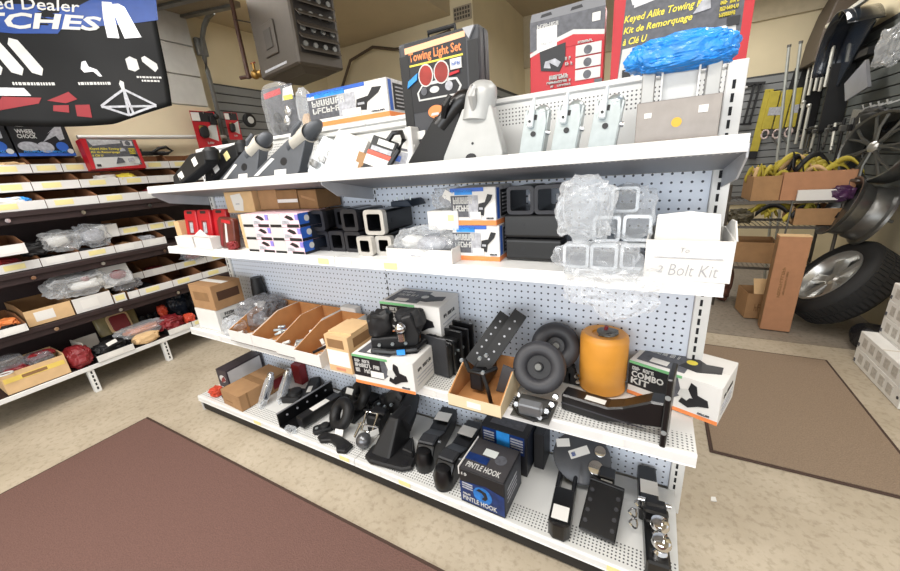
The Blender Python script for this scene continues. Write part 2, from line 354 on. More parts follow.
# ------------------------------------------------------------------ banner
bk = M('banner_black', '#0b0c0d', .55, var=.3, scale=6, spec=.25); bw = M('banner_white', '#c9c9c6', .55, var=.05)
bn = thing('dealer_banner', 'hanging black vinyl banner with blue stripe and white lettering', 'banner', (-2.9, .135, 1.80), (0, 0, math.radians(50)))
def wav(s, z): return .012*math.sin(s*9+z*5)+.01*math.sin(z*11+s*3)
def sheet(u, v):
    s = -1.32+u*(1.32+.02+.085*v); z = -.075+v*.95-.03*math.sin(PI*min(1, max(0, (s+1.0)/1.0)))*(1-v)+(.07*max(0, (s+.3)/.3)*(1-v) if s > -.3 else 0)
    return (s, wav(s, z), z)
bo = MB().quadgrid(sheet, 40, 24)
ob = bo.build('sheet', bk, bn, smooth=True); sm = ob.modifiers.new('thick', 'SOLIDIFY'); sm.thickness = .003; sm.offset = 1
def bdecal(pts, mat, name='print', off=.003):
    """flat print that follows the sheet's waves"""
    b = MB(); vs = [b.bm.verts.new((p[0], 0, p[1])) for p in pts]; b.bm.faces.new(vs)
    bmesh.ops.triangulate(b.bm, faces=b.bm.faces); bmesh.ops.subdivide_edges(b.bm, edges=b.bm.edges, cuts=4, use_grid_fill=True)
    for v in b.bm.verts: v.co.y = wav(v.co.x, v.co.z)-off
    return b.build(name, mat, bn)
def btext(t, x0, z0, x1, z1, mat, shear=0, thick=.01):
    me, a, b2, c, d = text_mesh(t, shear, thick); me = me.copy(); me.materials.clear(); me.materials.append(mat)
    for v in me.vertices:
        x = x0+(v.co.x-a)*(x1-x0)/(b2-a); z = z0+(v.co.y-c)*(z1-z0)/(d-c); v.co = (x, wav(x, z)-.0055, z)
    o = bpy.data.objects.new('lettering', me); C.objects.link(o); o.parent = bn; return o
def bline(x0, z0, x1, z1):
    rr = random.Random(int(x0*1000)); x = x0
    while x < x1: w = rr.uniform(.006, .016); bdecal([(x, z0), (x+w, z0), (x+w, z1), (x, z1)], bw, 'lettering'); x += w+.004
bblue = M('banner_blue', '#0f3f8c', .5, var=.1)
bdecal([(-1.3, .40), (-.95, .40), (-.62, .37), (-.42, .37), (-.4, .39), (.075, .46), (.095, .58), (-.2, .56), (-.3, .5), (-1.3, .5)], bblue)
btext('Authorized Dealer', -.98, .475, -.28, .53, bw, .25)
btext('HITCHES', -.93, .39, -.2, .462, bw, .3, .03)
bdecal([(-.2, .36), (-.145, .36), (-.13, .54), (-.175, .54), (-.19, .46)], silvp, 'emblem', .006); bdecal([(-.12, .36), (-.035, .37), (-.075, .52), (-.1, .535), (-.14, .53)], silvp, 'emblem', .006)
for k in range(4):
    s = -.86+.085*k; bdecal([(s, .18), (s+.04, .165), (s+.055, .2), (s-.01, .34), (s-.045, .35), (s-.06, .32)], bw, 'emblem')
bline(-.7, .115, -.525, .13)
bdecal([(-.375, .2), (-.36, .235), (-.34, .24), (-.335, .21), (-.3, .195), (-.285, .16), (-.3, .16), (-.32, .185), (-.365, .18)], silvp, 'emblem'); bline(-.41, .115, -.27, .13)
bdecal([(-.15, .2), (-.12, .19), (-.095, .205), (-.095, .255), (-.125, .27), (-.15, .255)], bw, 'emblem'); bdecal([(-.07, .245), (-.02, .19), (.0, .21), (.0, .235), (-.05, .275), (-.07, .265)], bw, 'emblem'); bline(-.12, .155, -.01, .165); bline(-.1, .135, -.02, .145)
for a, c in (((-.335, .0), (-.21, -.055)), ((-.21, -.055), (-.06, .0)), ((-.335, .0), (-.2, .09)), ((-.2, .09), (-.06, .0)), ((-.2, .09), (-.21, -.055)), ((-.2, .09), (-.185, -.05)), ((-.335, -.005), (-.06, -.005))):
    d = Vector((c[0]-a[0], c[1]-a[1])).normalized(); nx, nz = -d.y*.006, d.x*.006
    bdecal([(a[0]-nx, a[1]-nz), (c[0]-nx, c[1]-nz), (c[0]+nx, c[1]+nz), (a[0]+nx, a[1]+nz)], inkl, 'emblem')
bdecal([(-.21, .09), (-.195, .09), (-.19, .13), (-.205, .14), (-.215, .12)], bw, 'emblem')
for p in ([(-.82, -.02), (-.62, .02), (-.6, .05), (-.76, .055)], [(-.58, .035), (-.47, .08), (-.44, .04), (-.5, .02)], [(-.57, -.02), (-.5, -.03), (-.49, .01), (-.56, .01)], [(-.47, -.05), (-.4, -.06), (-.39, .01), (-.46, .01)]): bdecal(p, M('banner_red', '#8c1a22', .55), 'emblem')
bdecal([(-.78, .06), (-.64, .06), (-.66, .1), (-.76, .1)], silvp, 'emblem')
for s in (-1.2, .05): MB().cyl((s, 0, .86), (s, 0, .95), .004, seg=6).build('cord', bw, bn)
# ------------------------------------------------------------------ floor mats
def mat_thing(name, label, x0, x1, y0, y1, mat, rz=0):
    t = thing(name, label, 'mat', ((x0+x1)/2, (y0+y1)/2, .0005), (0, 0, rz)); w, d = (x1-x0)/2, (y1-y0)/2
    MB().box(-w+.014, w-.014, -d+.014, d-.014, 0, .008).build('carpet_field', mat, t)
    for a in ((-w, w, -d, -d+.014), (-w, w, d-.014, d), (-w, -w+.014, -d+.014, d-.014), (w-.014, w, -d+.014, d-.014)): MB().box(*a, 0, .006).build('edge_strip', M('mat_edge', '#453229', .8), t, bevel=.002)
def carpet(name, c1, c2):
    m = M(name, c1, .95, var=.14, scale=220, bump=.6, spec=.1); return m
mat_thing('entrance_mat', 'large dark maroon-brown floor mat in the left foreground aisle', -2.73, .6, -2.2, -.565, carpet('mat_maroon', '#70564f', 0))
mat_thing('aisle_mat', 'grey-brown floor mat in the aisle right of the gondola', .16, .86, .385, 1.505, carpet('mat_brown', '#8f7d6b', 0))
# ------------------------------------------------------------------ gondola
GX0, GX1, SEAM = -2.47, .003, -1.22
peg = dots_mat('pegboard', '#dbe3f0', '#2a2f40', .0254, .0036); perf = dots_mat('perforated_deck', '#dcdcd9', '#3d3d40', .0115, .0028, 'XY', limit=('Y', -.37, -.30))
perf3 = dots_mat('perforated_shelf', '#dcdcd9', '#4a4a4d', .0115, .0027, 'XY', limit=('Y', -.295, -.225)); perft = dots_mat('perforated_panel', '#e0e0dd', '#4d4d50', .0115, .0026, 'XZ', limit=('Z', 1.415, 1.468))
under = dots_mat('shelf_underside', '#8e9198', '#e8e8e6', .014, .0032, 'XY', limit=('Y', -.27, -.252))  # underside shade painted as grey, light through its holes as pale dots
gon = thing('gondola_shelving', 'long white gondola shelving unit with blue-white pegboard back', 'shelving', (0, 0, 0))
for a, b_ in ((GX0+.03, SEAM-.002), (SEAM+.002, -.019)):
    MB().box(a, b_, 0, .008, .104, 1.235).build('pegboard_panel', peg, gon)
    MB().box(a, b_, 0, .008, 1.237, 1.485).build('upper_panel', perft, gon)
    MB().box(a, b_, -.008, .02, 1.485, 1.503).build('top_rail', shelfw, gon, bevel=.004)
slot = M('slot_dark', '#15161a', .8)
for x in (GX0, SEAM-.001, -.018):
    wdt = .03 if x != SEAM-.001 else .004
    u = MB().box(x, x+wdt+.012 if wdt > .01 else x+.004, -.012 if wdt > .01 else -.001, .03, 0, 1.5).build('upright', shelfw, gon, bevel=.002)
    if wdt > .01:
        b = MB()
        for k in range(44): b.box(x+.014, x+.021, -.0128, -.0115, .08+.0315*k, .08+.0315*k+.021)
        stuff(b.build('slots', slot, u))
    else:
        b = MB()
        for k in range(36): b.box(x-.003, x+.003, -.0022, -.0008, .14+.0315*k, .14+.0315*k+.016)
        stuff(b.build('slots', slot, u))
MB().box(GX0, GX1, .03, .06, 0, .1).build('rear_base', shelfw, gon)
def shelf_run(z, d, lip, deckmat, name='shelf'):
    """two four-foot shelves side by side: deck, front price rail, price tags"""
    out = []
    for a, b_ in ((GX0, SEAM-.0015), (SEAM+.0015, GX1)):
        s = MB().box(a, b_, -d+.004, -.013, z-.012, z).build(name, deckmat, gon)
        MB().prism([(-d, z+.003), (-d+.006, z+.003), (-d+.006, z-lip), (-d-.006, z-lip), (-d-.004, z-lip+.004), (-d-.004, z-.004)], a, b_, 'yz').build('price_rail', shelfw, s)
        for x in (a, b_-.003): MB().box(x, x+.003, -d+.006, -.013, z-lip, z-.012).build('shelf_end', shelfw, s)
        out.append(s)
    return out
def bracket(x, z, d):
    MB().prism([(-.013, z-.014), (-d+.01, z-.014), (-d+.01, z-.03), (-.013, z-.095)], x, x+.004, 'yz').build('bracket', M('bracket_grey', '#b9bbc0', .45), gon)
s2 = shelf_run(1.0, .292, .033, shelfw); s3 = shelf_run(.522, .309, .036, perf3); sb = shelf_run(.104, .384, .03, perf, 'base_deck')
for x in (GX0+.012, SEAM-.004, -.02):
    for z, d in ((1.0, .292), (.522, .309)): bracket(x, z, d)
# top shelf: deck, slanting underside, rail
for a, b_ in ((GX0, SEAM-.0015), (SEAM+.0015, GX1)):
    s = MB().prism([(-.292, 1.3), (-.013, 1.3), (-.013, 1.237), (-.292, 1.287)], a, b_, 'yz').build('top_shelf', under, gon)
    MB().prism([(-.301, 1.317), (-.295, 1.319), (-.2925, 1.316), (-.2925, 1.286), (-.303, 1.284), (-.304, 1.29)], a, b_, 'yz').build('price_rail', shelfw, s)
for x in (GX0-.004, SEAM-.004, GX1): MB().prism([(-.29, 1.3), (-.29, 1.272), (-.22, 1.225), (-.013, 1.19), (-.013, 1.3)], x, x+.004, 'yz').build('bracket', M('bracket_grey', '#b9bbc0', .45), gon)
# shelf on the far side that carries the tall boxes
MB().box(GX0, GX1, .02, .36, 1.48, 1.495).build('rear_shelf', shelfw, gon)
kick = M('kick_black', '#1a1817', .6, var=.2)
MB().box(GX0+.01, GX1-.005, -.375, -.36, .012, .074).build('kick_plate', kick, gon); MB().box(GX0, GX1, -.36, -.013, 0, .012).build('base_frame', kick, gon)
for x in (GX0, GX1-.004): MB().box(x, x+.004, -.38, .03, .0, .092).build('base_end', shelfw, gon)
pt = 0
for z, d, lip, xs in ((1.0, .292, .033, (-2.36, -1.28, -1.16, -.95)), (.522, .309, .036, (-2.2, -1.0, -.83, -.6, -.2)), (.104, .384, .03, (-2.3, -1.9, -1.55, -1.28, -1.1, -.95, -.72, -.16, -.5))):
    sh = {1.0: s2, .522: s3, .104: sb}[z]
    for i, x in enumerate(xs): MB().box(x-.028, x+.028, -d-.0062, -d-.0045, z-lip+.006, z-.004).build('price_tag', papery if i % 2 else paper, sh[0] if x < SEAM else sh[1])
# black wire clip hanging on the pegboard
wc = MB().tube([(-1.62, -.006, .90), (-1.56, -.02, .925), (-1.45, -.022, .95), (-1.33, -.01, .945)], .003, 6).build('wire_hook', blackm, smooth=True); tag(wc, 'thin bent black wire on the pegboard below the pink cartons', 'wire')
# ------------------------------------------------------------------ shelving along the left wall
bini = M('bin_inside', '#7a5030', .9, var=.1); dkb = M('shelf_maroon', '#2a1a1a', .6, var=.2);  # bin_inside is cardboard darkened to carry the shade inside the left bins
ORD = ['first', 'second', 'third', 'fourth', 'fifth', 'sixth', 'seventh', 'eighth', 'ninth', 'tenth', 'eleventh', 'twelfth']
lu = thing('wall_shelving', 'tall dark-backed parts shelving full of white-fronted bins on left wall', 'shelving', (-3.87, 0, 0))
LY0, LY1 = -1.25, 1.0
MB().box(0, .012, LY0, LY1, .19, 1.56).build('back_panel', dkb, lu)
for z, d in ((.2, .45), (.545, .4), (.89, .4), (1.24, .4)):
    s = MB().box(.012, d-.01, LY0, LY1, z-.018, z-.002).build('shelf', dkb, lu)
    MB().box(d-.01, d, LY0, LY1, z-.03, z).build('front_edge', shelfw if z < .3 else dkb, s, bevel=.002)
    if z > .3:
        for y in (-.62, -.28, .1, .5): MB().cyl((d, y, z-.045), (d+.008, y, z-.045), .012, seg=10).build('bolt', chrome, s)
        MB().box(d-.03, d-.018, LY0, LY1, z-.07, z-.03).build('rail', dkb, s)
for y in (-.56, -.11, .4, .85):
    l = MB().box(.4, .44, y-.018, y+.018, 0, .17).build('leg', shelfw, lu, bevel=.002)
    b = MB()
    for k in range(5): b.box(.4395, .4407, y-.005, y+.005, .02+.03*k, .04+.03*k)
    stuff(b.build('slots', slot, l))
def bin_mesh(w, d, hf, hb, wall_t=.004):
    """open parts bin: floor, back, stepped sides (local: front faces +x at x=0, width along y)"""
    b = MB(); b.box(-d, 0, 0, w, 0, .004); b.box(-d, -d+wall_t, 0, w, .004, hb)
    for y in (0, w-wall_t): b.prism([(-d+wall_t, .004), (0, .004), (0, hf), (-d*.45, hb), (-d+wall_t, hb)], y, y+wall_t, 'xz')
    return b
def parts_bin(row, i, x, y, z, w, d, hf, hb, where, inside=None, front=None):
    r = thing('parts_bin', f'{ORD[i]} white-fronted bin from the left, {where}', 'bin', (x, y, z), group=f'bins {where}')
    bin_mesh(w, d, hf, hb).build('tray', inside or bini, r)
    if random.random() < .6 and hf < .06: crumple('contents', random.choice((blackm, redd, inkg, blackm, cardd)), r, (-d*.45, w*random.uniform(.35, .65), .03), (d*.5, w*random.uniform(.3, .6), .045), random.randint(1, 99), .3, 2)
    MB().box(0, .003, .0005, w-.0005, 0, hf).build('front_flap', front or cartw, r)
    t0 = w*random.uniform(.12, .3); MB().box(.003, .0042, t0, min(w-.01, t0+.09), hf*.22, hf*.82).build('price_tag', papery if random.random() < .65 else paper, r)
    return r
cuts = {0: [-.56, -.38, -.235, -.095], 1: [-.6, -.5, -.24, -.03, .13, .3, .52, .75], 2: [-.66, -.41, -.16, .06, .28, .52, .75]}
k = 0
for row, (x, z, where, ys) in enumerate(((-3.68, 1.463, 'topmost tier of left shelving', [-.56, -.38, -.235, -.09]), (-3.6, 1.353, 'second tier from top of left shelving', [-.62, -.43, -.2, .02, .2, .42, .7]), (-3.52, 1.242, 'third tier from top of left shelving', [-.67, -.42, -.16, .08, .3, .55, .85]))):
    for i in range(len(ys)-1): parts_bin(row, i, x, ys[i], z, ys[i+1]-ys[i]-.003, .86-abs(x+3.0)+.0 if False else x+3.855, .053, .104, where)
ys = [.24, .42, .64]
for i in range(2): parts_bin(0, i, -3.68, ys[i], 1.463, ys[i+1]-ys[i]-.003, .17, .053, .104, 'topmost tier, right of the red kit box')
for x, z, where, ys in ((-3.52, .893, 'lowest tier under the maroon rail', [-.76, -.55, -.36, -.17, .0, .16]), (-3.6, 1.0, 'short upper row beside the white carton', [-.085, .1, .22, .3]),
                        (-3.5, .548, 'long tier above the floor-level deck', [-.2, -.13, .1, .33, .55, .8]), (-3.6, .655, 'upper row over the long lower tier', [-.24, -.03, .2, .45, .7])):
    for i in range(len(ys)-1): parts_bin(0, i, x, ys[i], z, ys[i+1]-ys[i]-.003, x+3.855, .053, .104, where)
for i, (y0, y1, hf, m) in enumerate(((-.72, -.5, .1, cardl), (-.495, -.29, .1, cartw), (-.285, -.21, .06, cartw))):
    parts_bin(0, i, -3.5, y0, .548, y1-y0-.003, .33, hf, .13, 'deep tan bins under the clear parts bags', inside=cardd, front=m)
parts_bin(0, 0, -3.44, -.86, .548, .125, .35, .045, .09, 'short tray at the frame edge above the cardboard box')
parts_bin(0, 0, -3.44, -.72, 1.0, .12, .3, .06, .1, 'short raised tray at the frame edge')
r, f = carton('white_carton', 'plain white carton lying on the third tier beside dark bins', (-3.65, -.15, 1.0), .13, .12, .09, cartw)
# items in and on the left shelving
def bag(name, label, loc, dims, seed, mat=None, amp=.3, inner=None, cat='bag', group=None, rot=(0, 0, 0)):
    r = thing(name, label, cat, loc, rot, group)
    crumple('film', mat or clear2, r, (0, 0, dims[2]/2), dims, seed, amp)
    if inner:
        for i, (m, c, dd) in enumerate(inner): crumple('contents', m, r, c, dd, seed+i+11, .18, 3, flat=False)
    return r
bag('clear_parts_bag', 'white crumpled clear bag left of its twin, third tier of left shelving', (-3.62, -.4, .96), (.16, .2, .13), 3, mat=clearw, inner=[(paper, (0, -.02, .07), (.1, .12, .08))])
bag('clear_parts_bag', 'clear bag of grey parts leaning right, above yellow price tags', (-3.6, -.24, .96), (.14, .17, .15), 5, inner=[(inkl, (0, 0, .07), (.09, .12, .1))])
bag('black_part_bag', 'black wrapped part beside white clear bags on left shelving', (-3.62, -.53, .955), (.12, .13, .09), 6, mat=blackm, amp=.25)
bag('clear_parts_bag', 'long clear bag spilling over the deep tan bins', (-3.58, -.42, .66), (.2, .28, .14), 8, mat=clearw, inner=[(paper, (.02, .05, .06), (.12, .18, .06)), (redd, (.05, .04, .1), (.04, .04, .03))])
bl = thing('blister_pack', 'white-backed blister pack with dark red light, left shelving', 'package', (-3.53, -.2, .66), (0, -.35, 0))
MB().box(-.006, 0, -.1, .08, 0, .15).build('backing_card', paper, bl); MB().ball((.02, 0, .075), .05, (.5, 1, .7)).build('lens', redd, bl, smooth=True); crumple('blister', clear2, bl, (.03, -.01, .05), (.06, .17, .1), 4, .1, 3)
bag('metal_parts_bag', 'grey bag of dark metal parts below the blister pack', (-3.56, -.16, .61), (.1, .16, .07), 9, mat=dkbag, inner=[(blackm, (0, 0, .03), (.06, .1, .04))])
bag('red_parts_bag', 'clear bag of red parts in upper row near gondola end', (-3.62, .36, .705), (.14, .17, .1), 12, inner=[(redd, (0, 0, .035), (.09, .12, .06))])
bag('red_parts_bag', 'bag of dark red parts right of the clear red bag', (-3.66, .6, .705), (.13, .16, .08), 13, mat=dkbag, inner=[(redd, (0, 0, .03), (.08, .1, .05))])
for i, (x, y, z, m, nm, lb) in enumerate(((-3.62, -.52, 1.3, bluel, 'parts_bag', 'small blue and white bag in third tier bin'), (-3.6, -.56, 1.3, paper, 'parts_bag', 'small white bag beside the blue one, third tier'), (-3.66, -.03, 1.41, paper, 'parts_bag', 'white folded bag on second tier under red kit box'), (-3.66, .08, 1.41, yell, 'parts_bag', 'yellow-green parts bag under the red kit box'), (-3.6, .23, 1.3, redd, 'parts_bag', 'red bag at right end of third tier'), (-3.75, -.45, 1.515, cardl, 'parts_bag', 'tan bag in topmost tier below chock box'), (-3.6, -.68, .95, redd, 'parts_bag', 'red and tan bag in lowest tier at left edge'), (-3.58, -.8, .6, orange, 'parts_bag', 'orange parts bag at left edge of left shelving'), (-3.64, .06, .95, inkl, 'parts_bag', 'grey parts bag in lowest tier near gondola'))):
    bag(nm, lb, (x, y, z-.035), (.11, .12, .055), 20+i, mat=m, amp=.3)
# floor-level deck
cb = thing('open_cardboard_box', 'open tan cardboard box with yellow tape on floor-level deck', 'box', (-3.44, -.925, .203), (0, 0, -.02))
b = MB(); b.box(-.26, 0, 0, .28, 0, .004); b.box(-.004, 0, 0, .28, .004, .13); b.box(-.26, -.256, 0, .28, .004, .14)
for y in (0, .276): b.box(-.256, -.004, y, y+.004, .004, .14)
b.build('body', cardl, cb)
MB().box(0, .0012, .005, .27, .07, .1).build('tape', M('tape_yellow', '#e3c765', .4), cb); MB().box(.0013, .002, .08, .19, .075, .095).build('label', cardd, cb)
for i, (m, c, d) in enumerate(((redd, (-.08, .08, .1), (.12, .12, .08)), (dkbag, (-.1, .19, .12), (.14, .13, .1)), (redd, (-.09, .2, .15), (.07, .13, .04)), (dkbag, (-.12, .07, .14), (.14, .14, .12)))):
    bag('light_package', ('dark red lamp pack at left in the tan box', 'smoky clear pack at right in the tan box', 'red bar lamp lying on top in the tan box', 'clear pack at back left in the tan box')[i], (-3.44+c[0], -.925+c[1], .203+c[2]-d[2]/2), d, 40+i, mat=m, amp=.2)
wc2 = MB().tube([(.05*math.cos(a)*.5, .05*math.sin(a)*.6, 0) for a in [2*PI*k/14 for k in range(14)]], .005, 6, closed=True).build('wire_coil', bw, loc=(-3.425, -.9, .34), smooth=True); tag(wc2, 'white wire coil hanging over the tan box front', 'wire')
bag('red_bag', 'dark red parcel beside the tan box on deck', (-3.5, -.575, .2), (.16, .13, .14), 50, mat=redd, amp=.18)
fl = thing('carton_flap_box', 'pale grey open carton flap on the deck behind black parts', 'box', (-3.55, -.47, .205), (0, 0, .05)); MB().box(-.14, .05, -.06, .08, 0, .004).box(-.14, -.135, -.06, .08, 0, .13).build('tray', M('carton_grey', '#bdb6ad', .7), fl); MB().box(-.135, .045, -.065, -.06, .004, .14).build('flap', M('carton_grey', '#bdb6ad', .7), fl)
for i, (y0, y1) in enumerate(((-.51, -.3), (-.07, .1), (.105, .24))): parts_bin(0, i, -3.415, y0, .203, y1-y0, .28, .045, .08, 'on the floor-level deck', inside=blackm)
bag('black_part', 'black parts with white tag in floor-level bin', (-3.5, -.405, .21), (.13, .17, .09), 52, mat=blackm); tg = MB().box(0, .001, -.03, .03, 0, .025).build('white_tag', paper, loc=(-3.43, -.4, .29), rot=(.2, -.3, 0)); tag(tg, 'small white tag on black parts in floor-level bin', 'tag')
yb = thing('foam_pack', 'olive bag with red pad leaning against the shelf back', 'package', (-3.72, -.24, .21), (0, -.3, 0)); crumple('film', M('olive_film', '#8b7d52', .35, var=.2), yb, (0, 0, .14), (.05, .26, .28), 55, .12, 3); MB().prism(rect(.14, .15, .03), .02, .035, 'yz').build('frame', cardl, yb, bevel=.004, loc=(.02, 0, .13)); MB().prism(rect(.11, .12, .02), .03, .042, 'yz').build('pad', redd, yb, bevel=.004, loc=(.02, 0, .13))
bag('orange_parts_bag', 'clear bag with pinkish orange parts lying across the deck', (-3.55, -.17, .25), (.16, .3, .08), 57, mat=clear2, inner=[(M('salmon', '#d08a6c', .5), (0, 0, .04), (.1, .22, .05))])
bag('tan_pouch', 'tan pouch hanging over the deck edge under the orange bag', (-3.46, -.2, .204), (.1, .16, .075), 58, mat=cardl, amp=.15)
bag('red_parts_bag', 'red parts pile right of the tan pouch', (-3.52, .0, .215), (.15, .16, .11), 59, mat=redd, amp=.3); bag('orange_parts', 'orange-red part at right of red pile on deck', (-3.47, .12, .215), (.08, .07, .09), 60, mat=M('orange_red', '#c2452b', .45), amp=.25)
bag('orange_parts', 'orange-red knob standing behind the red parts', (-3.66, .03, .3), (.06, .06, .09), 61, mat=M('orange_red', '#c2452b', .45), amp=.2)
for i in range(5):
    t = thing('black_fitting', f'{ORD[i]} upright black fitting from left, back of the deck', 'fitting', (-3.74, -.09+.05*i, .203), group='black fittings on the floor-level deck'); MB().cyl((0, 0, 0), (0, 0, .13), .016, .012, 10).build('post', blackm, t, smooth=True); MB().box(-.02, .02, -.018, .018, .1, .12).build('collar', blackm, t, bevel=.003)
bag('black_bag', 'glossy black bagged part at right end of deck', (-3.6, .32, .203), (.2, .22, .28), 62, mat=black, amp=.25); bag('black_bag', 'dark blue-black bag behind the glossy black one', (-3.72, .2, .203), (.1, .2, .22), 63, mat=M('navy_film', '#20242e', .25, var=.3), amp=.25)
# boxes on top of the left shelving
def on_wall_face(r, w, h, x=0): return Face(r, (x, -w/2, 0), (0, 1, 0), (0, 0, 1))
def chock_box(label, y0, y1):
    w = y1-y0; r = thing('wheel_chock_box', label, 'box', (-3.72, (y0+y1)/2, 1.568), (0, -.12, 0), 'wheel chock boxes')
    MB().box(-.09, 0, -w/2, w/2, 0, .235).build('body', ink, r, bevel=.002); f = on_wall_face(r, w, .235)
    f.rect(.0, .0, w, .02, blue); f.disc(w*.2, .195, .045, bw, ry=.014); f.disc(w*.2, .195, .04, ink, ry=.011); f.text('WHEEL', w*.1, .14, w*.42, .165, bw, thick=.03); f.text('CHOCK', w*.1, .11, w*.42, .135, bw, thick=.03)
    f.poly([(w*.5, .09), (w*.72, .16), (w*.62, .14), (w*.86, .2), (w*.92, .19), (w*.9, .11), (w*.8, .1), (w*.76, .13)], inkl, 'picture'); f.disc(w*.22, .06, .05, inkl, 'picture', ry=.03); f.disc(w*.5, .055, .04, inkl, 'picture', ry=.035); f.disc(w*.8, .06, .03, blue, 'picture'); f.glyphs(w*.1, .022, w*.85, .034, bluel, 22); f.disc(w*.92, .03, .016, bw, 'sticker')
chock_box('black wheel chock box with blue edge on top of left shelving', -.4, -.125); chock_box('black wheel chock box cut by the left frame edge', -.69, -.41)
def kit_front(f, w, h):
    f.rect(0, 0, w, h, red); f.poly([(w*.06, 0), (w*.94, h*.12), (w*.93, h), (w*.1, h)], inkg); f.poly([(w*.06, h*.02), (w*.86, h*.1), (w*.92, h*.22), (w*.9, h*.42), (w*.09, h*.38)], bw)
    f.poly([(w*.1, h*.98), (w*.15, h*.8), (w*.75, h*.98)], silvp); f.poly([(w*.16, h*.77), (w*.68, h*.87), (w*.68, h*.95), (w*.18, h*.95)], silvp)
    f.text('Keyed Alike Towing Kit', w*.09, h*.62, w*.7, h*.71, yell, .25, .02); f.text('Kit de Remorquage', w*.09, h*.51, w*.6, h*.595, yell, .25, .02); f.text('\u00e0 Cl\u00e9 U', w*.09, h*.415, w*.28, h*.485, yell, .25, .02)
    f.rect(w*.72, h*.78, w*.9, h*.96, silvp, 'picture'); f.disc(w*.81, h*.87, w*.05, inkg, 'picture'); f.poly([(w*.6, h*.58), (w*.72, h*.6), (w*.71, h*.68), (w*.66, h*.7)], inkl, 'picture')
    for j in range(4): f.glyphs(w*.78, h*(.66-.055*j), w*.9, h*(.695-.055*j), yell, 8, j)
    f.rect(w*.1, h*.08, w*.17, h*.16, ink, 'picture'); f.rect(w*.84, h*.4, w*.92, h*.48, ink, 'picture'); f.glyphs(w*.78, h*.13, w*.9, h*.17, bw, 5)
    f.poly([(w*.45, h*.16), (w*.62, h*.2), (w*.6, h*.34), (w*.52, h*.38)], inkg, 'picture'); f.poly([(w*.7, h*.2), (w*.82, h*.25), (w*.8, h*.36), (w*.7, h*.34)], inkl, 'picture')
r = thing('towing_kit_box', 'small red-bordered towing kit box on the left shelving', 'box', (-3.6, .055, 1.468), (0, -.15, .05)); MB().box(-.07, 0, -.165, .165, 0, .205).build('body', red, r, bevel=.002); kit_front(on_wall_face(r, .33, .205), .33, .205)
tb = MB().cyl((-3.83, -.05, 1.7), (-3.83, 1.05, 1.735), .016, seg=10).build('white_conduit', white, smooth=True); tag(tb, 'white tube running along the cream board behind red kit box', 'pipe')
lp = MB().tube([(0, 0, .02), (.01, .05, .05), (.02, .1, .06), (.02, .14, .03), (.02, .1, .01), (.01, .03, .012)], .012, 8, closed=True).build('black_hose_loop', blackm, loc=(-3.76, .36, 1.57), smooth=True); tag(lp, 'black hose loop lying on topmost tier beside the red kit box', 'hose')
bb = thing('black_bar_part', 'black bar part at topmost tier behind the hose loop', 'part', (-3.79, .26, 1.57)); MB().box(-.02, .02, 0, .2, 0, .03).build('bar', blackm, bb, bevel=.004); MB().cyl((0, .03, .03), (0, .03, .05), .012).build('knob', blackm, bb)
# carded packs hung on the slatwall left of the gondola
def hang_card(label, y, z, w, h, seed):
    r = thing('carded_part', label, 'package', (-3.74, y, z), (0, 0, -.15), 'red carded parts on the slatwall'); f = on_wall_face(r, w, h, .002)
    MB().box(0, .002, -w/2, w/2, 0, h).build('card', red, r); MB().tube([(-.16, 0, h-.015), (.02, 0, h-.02), (.03, 0, h-.005)], .003, 6).build('hook', chrome, r)
    f.rect(w*.05, h*.72, w*.95, h*.98, ink); f.rect(w*.02, h*.74, w*.35, h*.96, paper, 'price_tag'); f.poly([(w*.5, h*.3), (w*.9, h*.2), (w*.95, h*.7), (w*.6, h*.6)], bw); f.glyphs(w*.4, h*.12, w*.8, h*.18, bw, 4)
    crumple('part', ink, r, (.02, -w*.15, h*.45), (.04, w*.4, h*.35), seed, .2, 2); crumple('part', M('gold', '#9c7c3a', .35, .6), r, (.02, -w*.2, h*.55), (.03, w*.25, h*.14), seed+1, .2, 2)
hang_card('red carded part with white price tag on slatwall', .83, 1.62, .2, .31, 70); hang_card('narrow red carded part right of the larger card', 1.09, 1.7, .12, .24, 72)
for i, (y, z, l) in enumerate(((.97, 1.62, 'black bracket between the two red cards'), (.92, 1.87, 'black bracket above the larger red card'))):
    bkt = thing('slatwall_bracket', l, 'bracket', (-3.75, y, z)); MB().box(-.12, .02, -.03, .03, 0, .07).box(-.02, .04, -.05, .01, -.05, .03).build('body', blackm, bkt, bevel=.006); MB().ball((.04, .01, .02), .025).build('knob', black, bkt, smooth=True)
jw = thing('jack_wheel', 'small black wheel with white hub on the grey slatwall', 'wheel', (-3.72, 1.26, 1.88), (0, PI/2, 0)); MB().lathe([(.03, -.02), (.055, -.02), (.065, -.01), (.065, .01), (.055, .02), (.03, .02)], 20).build('tyre', rubber, jw, smooth=True); MB().lathe([(0, -.015), (.032, -.015), (.032, .024), (.01, .026), (0, .026)], 16).build('hub', bw, jw, smooth=True); MB().cyl((0, 0, -.18), (0, 0, -.015), .008).build('axle', galv, jw)
# ------------------------------------------------------------------ top shelf: far-side row of tall packs (rear shelf z = 1.485)
RZT = 1.496
kb, _f = carton('towing_kit_box', 'large red-bordered keyed alike towing kit box at right end', (-.138, .135, RZT), .335, .1, .255, red, flaps=False); kit_front(_f['front'], .335, .255)
